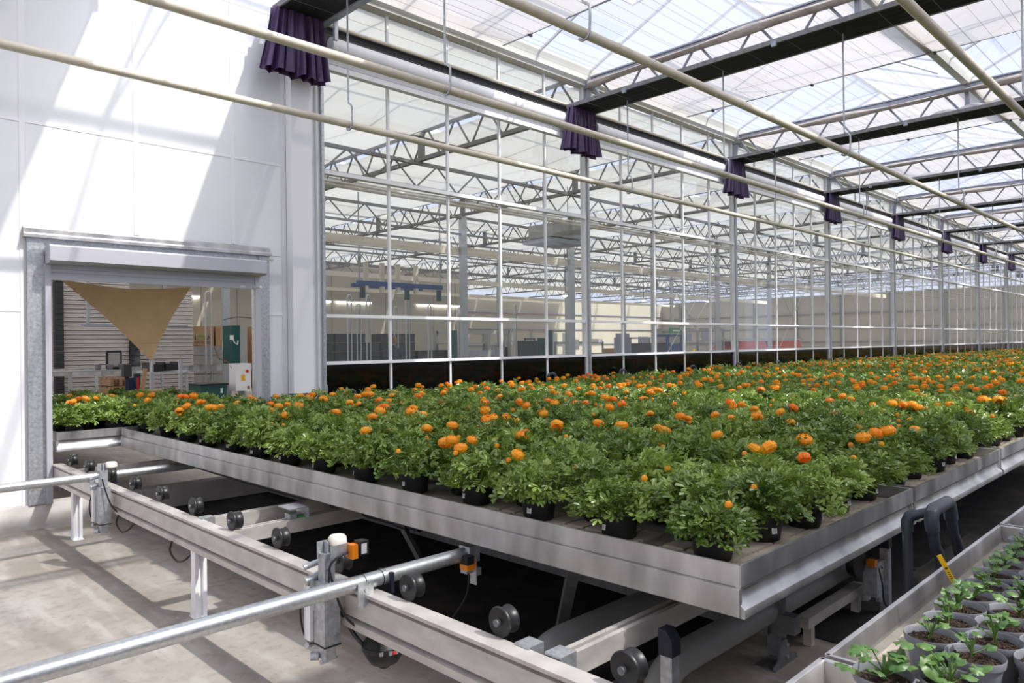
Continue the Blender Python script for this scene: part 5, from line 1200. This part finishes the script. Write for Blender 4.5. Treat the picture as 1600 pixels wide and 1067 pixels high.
# machines behind the glazing
def framebox(name, x0, x1, y0, y1, z0, z1, m, lab, cat='machine', t_=0.06, panels=(), shelf=()):
    t = empty(name, ((x0 + x1) / 2, (y0 + y1) / 2, 0)); tag(t, lab, cat); cx, cy = (x0 + x1) / 2, (y0 + y1) / 2
    for x in (x0, x1):
        for y in (y0, y1):
            c = MB(); c.box(x - cx - t_/2, x - cx + t_/2, y - cy - t_/2, y - cy + t_/2, 0, z1); c.build('frame_post', M[m], t, smooth=False)
    for z in (z0, z1):
        c = MB(); c.box(x0 - cx, x1 - cx, y0 - cy - t_/2, y0 - cy + t_/2, z - t_, z); c.box(x0 - cx, x1 - cx, y1 - cy - t_/2, y1 - cy + t_/2, z - t_, z); c.build('frame_rail', M[m], t, smooth=False)
    for (a, b_, c0, c1, mm) in panels:
        c = MB(); c.box(a - cx, b_ - cx, y0 - cy - .05, y0 - cy - .02, c0, c1); c.build('side_panel', M[mm], t, smooth=False)
    for z in shelf:
        c = MB(); c.box(x0 - cx, x1 - cx, y0 - cy, y1 - cy, z, z + .04); c.build('shelf', M['mach_grey'], t, smooth=False)
    return t
framebox('potting_line', 18.9, 21.6, 22, 23.5, 0.9, 2.05, 'mach_grey', 'large grey framed machine with a green end panel behind the fourth pane', t_=0.14, panels=((18.38, 18.72, 0.2, 2.04, 'dark_green'), (18.9, 19.15, 0.3, 2.0, 'mach_grey'), (20.35, 20.55, 0.2, 2.0, 'mach_grey'), (19.15, 20.35, 0.3, 1.25, 'truss'), (20.6, 21.5, 0.4, 1.35, 'truss'), (21.3, 21.65, 0.4, 2.0, 'mach_grey')), shelf=(0.9, 1.5))
framebox('grey_cabinet', 21.7, 22.9, 21.6, 22.4, 0.3, 1.62, 'truss', 'dark grey cabinet beside the framed machine behind the glazing', 'cabinet', panels=((21.7, 22.9, 0.1, 1.6, 'crate'),))
framebox('switch_cabinet', 23.0, 23.6, 21.6, 22.4, 0.3, 1.73, 'dark_green', 'dark green switch cabinet with a yellow warning sign behind the glazing', 'cabinet', panels=((22.98, 23.6, 0.1, 1.72, 'dark_green'), (23.15, 23.27, 1.3, 1.45, 'yellow')))
framebox('white_stand', 26.1, 27.7, 24, 25, 0.9, 2.1, 'mach_grey', 'pale framed stand with white and green upright panels before the second glazing post', 'stand', panels=((26.1, 26.5, 0.2, 2.12, 'dark_green'), (26.6, 26.86, 0.2, 2.0, 'profile'), (27.26, 27.58, 0.2, 2.0, 'profile')), shelf=(0.9,))
framebox('sorting_table', 23.4, 25.4, 20, 21, 0.6, 1.55, 'mach_grey', 'pale high table with a draped white sheet beside the second glazing post', 'table', panels=((23.4, 23.75, 1.2, 1.64, 'label'), (24.3, 25.3, 1.5, 1.66, 'label'), (24.0, 24.3, 0.6, 1.5, 'truss')), shelf=(1.45,))
framebox('packing_bench', 25.4, 28.3, 20, 20.8, 0.5, 1.0, 'mach_grey', 'low packing bench carrying brown boxes behind the second bay', 'bench', panels=((25.4, 26.2, 1.02, 1.24, 'cardboard'), (27.4, 28.2, 1.02, 1.26, 'cardboard'), (26.3, 27.3, 0.5, 1.9, 'truss')), shelf=(1.0,))
framebox('dark_machine_row', 24.7, 27.2, 18, 18.8, 0.5, 1.7, 'truss', 'dark grey machine row behind the second bay, left of the green sign', panels=((24.7, 27.2, 0.4, 1.45, 'crate'), (25.2, 25.9, 1.45, 1.72, 'truss')))
framebox('order_station', 27.35, 28.45, 18, 18.6, 1.0, 1.82, 'blue', 'blue framed order station under the green sign', 'stand', t_=0.10, panels=((27.5, 28.3, 1.45, 1.75, 'mach_grey'), (27.7, 28.2, 0.9, 1.4, 'blue')))
t, w, d, h = boxobj('green_board', 'green_sign', 27.6, 28.5, 18.0, 18.05, 1.87, 2.12, 'green sign board above the blue station', 'sign'); c = MB(); c.box(-.03, .03, .03, .06, -1.87, 0); c.build('post', M['truss'], t, smooth=False)
c = MB(); c.box(-.22, .25, -0.035, -0.03, .09, .16); c.build('pale_mark', M['label'], t, smooth=False)
framebox('storage_rack', 28.8, 32.2, 18, 19.4, 0.9, 2.1, 'mach_grey', 'tall pale rack with shelves left of the third glazing post', 'rack', t_=0.09, panels=((29.4, 29.7, 0.95, 1.15, 'yellow'), (30.2, 30.9, 1.5, 1.95, 'truss'), (28.9, 29.3, 1.5, 1.9, 'truss'), (31.4, 32.0, 1.0, 1.5, 'mach_grey')), shelf=(1.3, 1.5))
t = empty('red_machine', (37.2, 18.6, 0)); tag(t, 'low red machine with slanted red covers behind the third bay', 'machine')
for x0, x1 in ((-3.6, -0.4), (0.1, 3.8)):
    c = MB(); c.prism([(x0, 1.1), (x1, 1.1), (x1 - .3, 1.48), (x0 + .5, 1.48)], 'y', -0.6, 0.8); c.build('red_cover', M['red'], t, smooth=False)
c = MB(); c.box(-3.8, 4.0, -.6, .8, 0.9, 1.1); c.box(-3.8, 4.0, -.6, .8, 1.52, 1.6); c.build('frame', M['truss'], t, smooth=False)
for x in (-3.7, 0, 3.9):
    c = MB(); c.box(x - .05, x + .05, -.5, .7, 0, .9); c.build('leg', M['truss'], t, smooth=False)
t = empty('air_heater', (13.45, 12.0, 3.92)); tag(t, 'grey box-shaped air heater hung in the hall near the second glazing post', 'heater')
c = MB(); c.box(-0.55, 0.55, -0.4, 0.4, 0.1, 0.42); c.build('casing', M['mach_grey'], t, smooth=False)
c = MB(); c.box(-0.7, 0.6, -0.45, 0.45, -0.04, 0.06); c.build('louvre_box', M['truss'], t, smooth=False)
c = MB()
for x in (-.45, .45): c.tube((x, 0, 0.42), (x, 0, 1.47), 0.012, 6)
c.build('hanger_rod', M['truss'], t)
t = empty('blue_gantry', (11.7, 16.0, 3.08)); tag(t, 'blue overhead gantry with hanging green hooks in the hall', 'crane')
c = MB(); c.box(-1.35, 1.4, -0.06, 0.06, -0.06, 0.06); c.box(-1.1, 1.2, 0.6, 0.7, -0.05, 0.05); c.build('gantry_beam', M['blue'], t, smooth=False)
for x in (-1.1, -0.6, -0.1, 0.5): 
    c = MB(); c.box(x - .05, x + .05, -.05, .05, -0.2, 0.55); c.build('cream_bracket', M['cream'], t, smooth=False)
for x in (-1.2, 0.2, 1.3):
    c = MB(); c.box(x - .05, x + .05, -.05, .05, -0.38, -0.08); c.build('hook_block', M['crate'] if x < 0 else M['dark_green'], t, smooth=False)
c = MB()
for x in (-1.3, 1.35): c.tube((x, 0, .08), (x, 0, 2.36), 0.02, 6)
c.build('hanger_rod', M['truss'], t)
# person half hidden behind the first bar
def person(x, y, face):
    t = empty('person', (x, y, 0), face); tag(t, 'person with light brown hair and dark work clothes standing behind the glazing', 'person')
    V = [(0, 0, 0.92), (0, 0.01, 1.12), (0, 0.0, 1.32), (0, 0.0, 1.42), (0.0, 0.01, 1.50),
         (0.17, 0, 1.36), (0.22, 0.04, 1.10), (0.20, -0.14, 0.96), (-0.17, 0, 1.36), (-0.22, 0.04, 1.10), (-0.20, -0.14, 0.96),
         (0.09, 0, 0.86), (0.10, -0.01, 0.48), (0.10, 0.03, 0.08), (0.10, -0.12, 0.04), (-0.09, 0, 0.86), (-0.10, -0.01, 0.48), (-0.10, 0.03, 0.08), (-0.10, -0.12, 0.04)]
    E_ = [(0, 1), (1, 2), (2, 3), (3, 4), (2, 5), (5, 6), (6, 7), (2, 8), (8, 9), (9, 10), (0, 11), (11, 12), (12, 13), (13, 14), (0, 15), (15, 16), (16, 17), (17, 18)]
    Rd = [.15, .13, .16, .07, .055, .07, .05, .038, .07, .05, .038, .09, .065, .05, .04, .09, .065, .05, .04]
    me = bpy.data.meshes.new('body'); me.from_pydata(V, E_, []); me.materials.append(M['dark_cloth']); o = inst('body', me, t)
    md = o.modifiers.new('skin', 'SKIN'); o.modifiers.new('sub', 'SUBSURF').levels = 2
    for i, v in enumerate(me.skin_vertices[0].data): v.radius = (Rd[i], Rd[i] * (.72 if i < 3 else 1)); v.use_root = (i == 0)
    b = MB(); b.lathe([(0, -0.115), (0.045, -0.105), (0.062, -0.06), (0.075, 0.0), (0.076, 0.05), (0.055, 0.10), (0, 0.12)], n=16); hd = b.build('head', M['skin'], t, (0, -0.01, 1.60))
    b = MB(); b.lathe([(0.083, -0.07), (0.084, 0.02), (0.076, 0.08), (0.05, 0.12), (0, 0.135)], n=16); b.build('hair', M['hair'], t, (0, 0.014, 1.60))
    b = MB(); b.prism([(-0.012, -0.03), (0.012, -0.03), (0, 0.03)], 'y', -0.095, -0.07); b.build('nose', M['skin'], hd)
    for s_ in (-1, 1):
        b = MB(); b.lathe([(0, -0.008), (0.008, 0), (0, 0.008)], (s_ * 0.028, -0.07, 0.01), 8); b.build('eye', M['black_pl'], hd)
        h = MB(); h.tube((s_ * 0.2, -0.14, 0.96), (s_ * 0.2, -0.18, 0.90), 0.034, 8, 0.026)
        for f_ in range(4): h.tube((s_ * 0.2 + (f_ - 1.5) * .015, -0.18, 0.90), (s_ * 0.2 + (f_ - 1.5) * .016, -0.20, 0.835 - .005 * (f_ % 2)), 0.008, 6)
        h.tube((s_ * 0.17, -0.16, 0.93), (s_ * 0.155, -0.20, 0.89), 0.009, 6); h.build('hand', M['skin'], t)
person(10.72, 15.0, R(150))
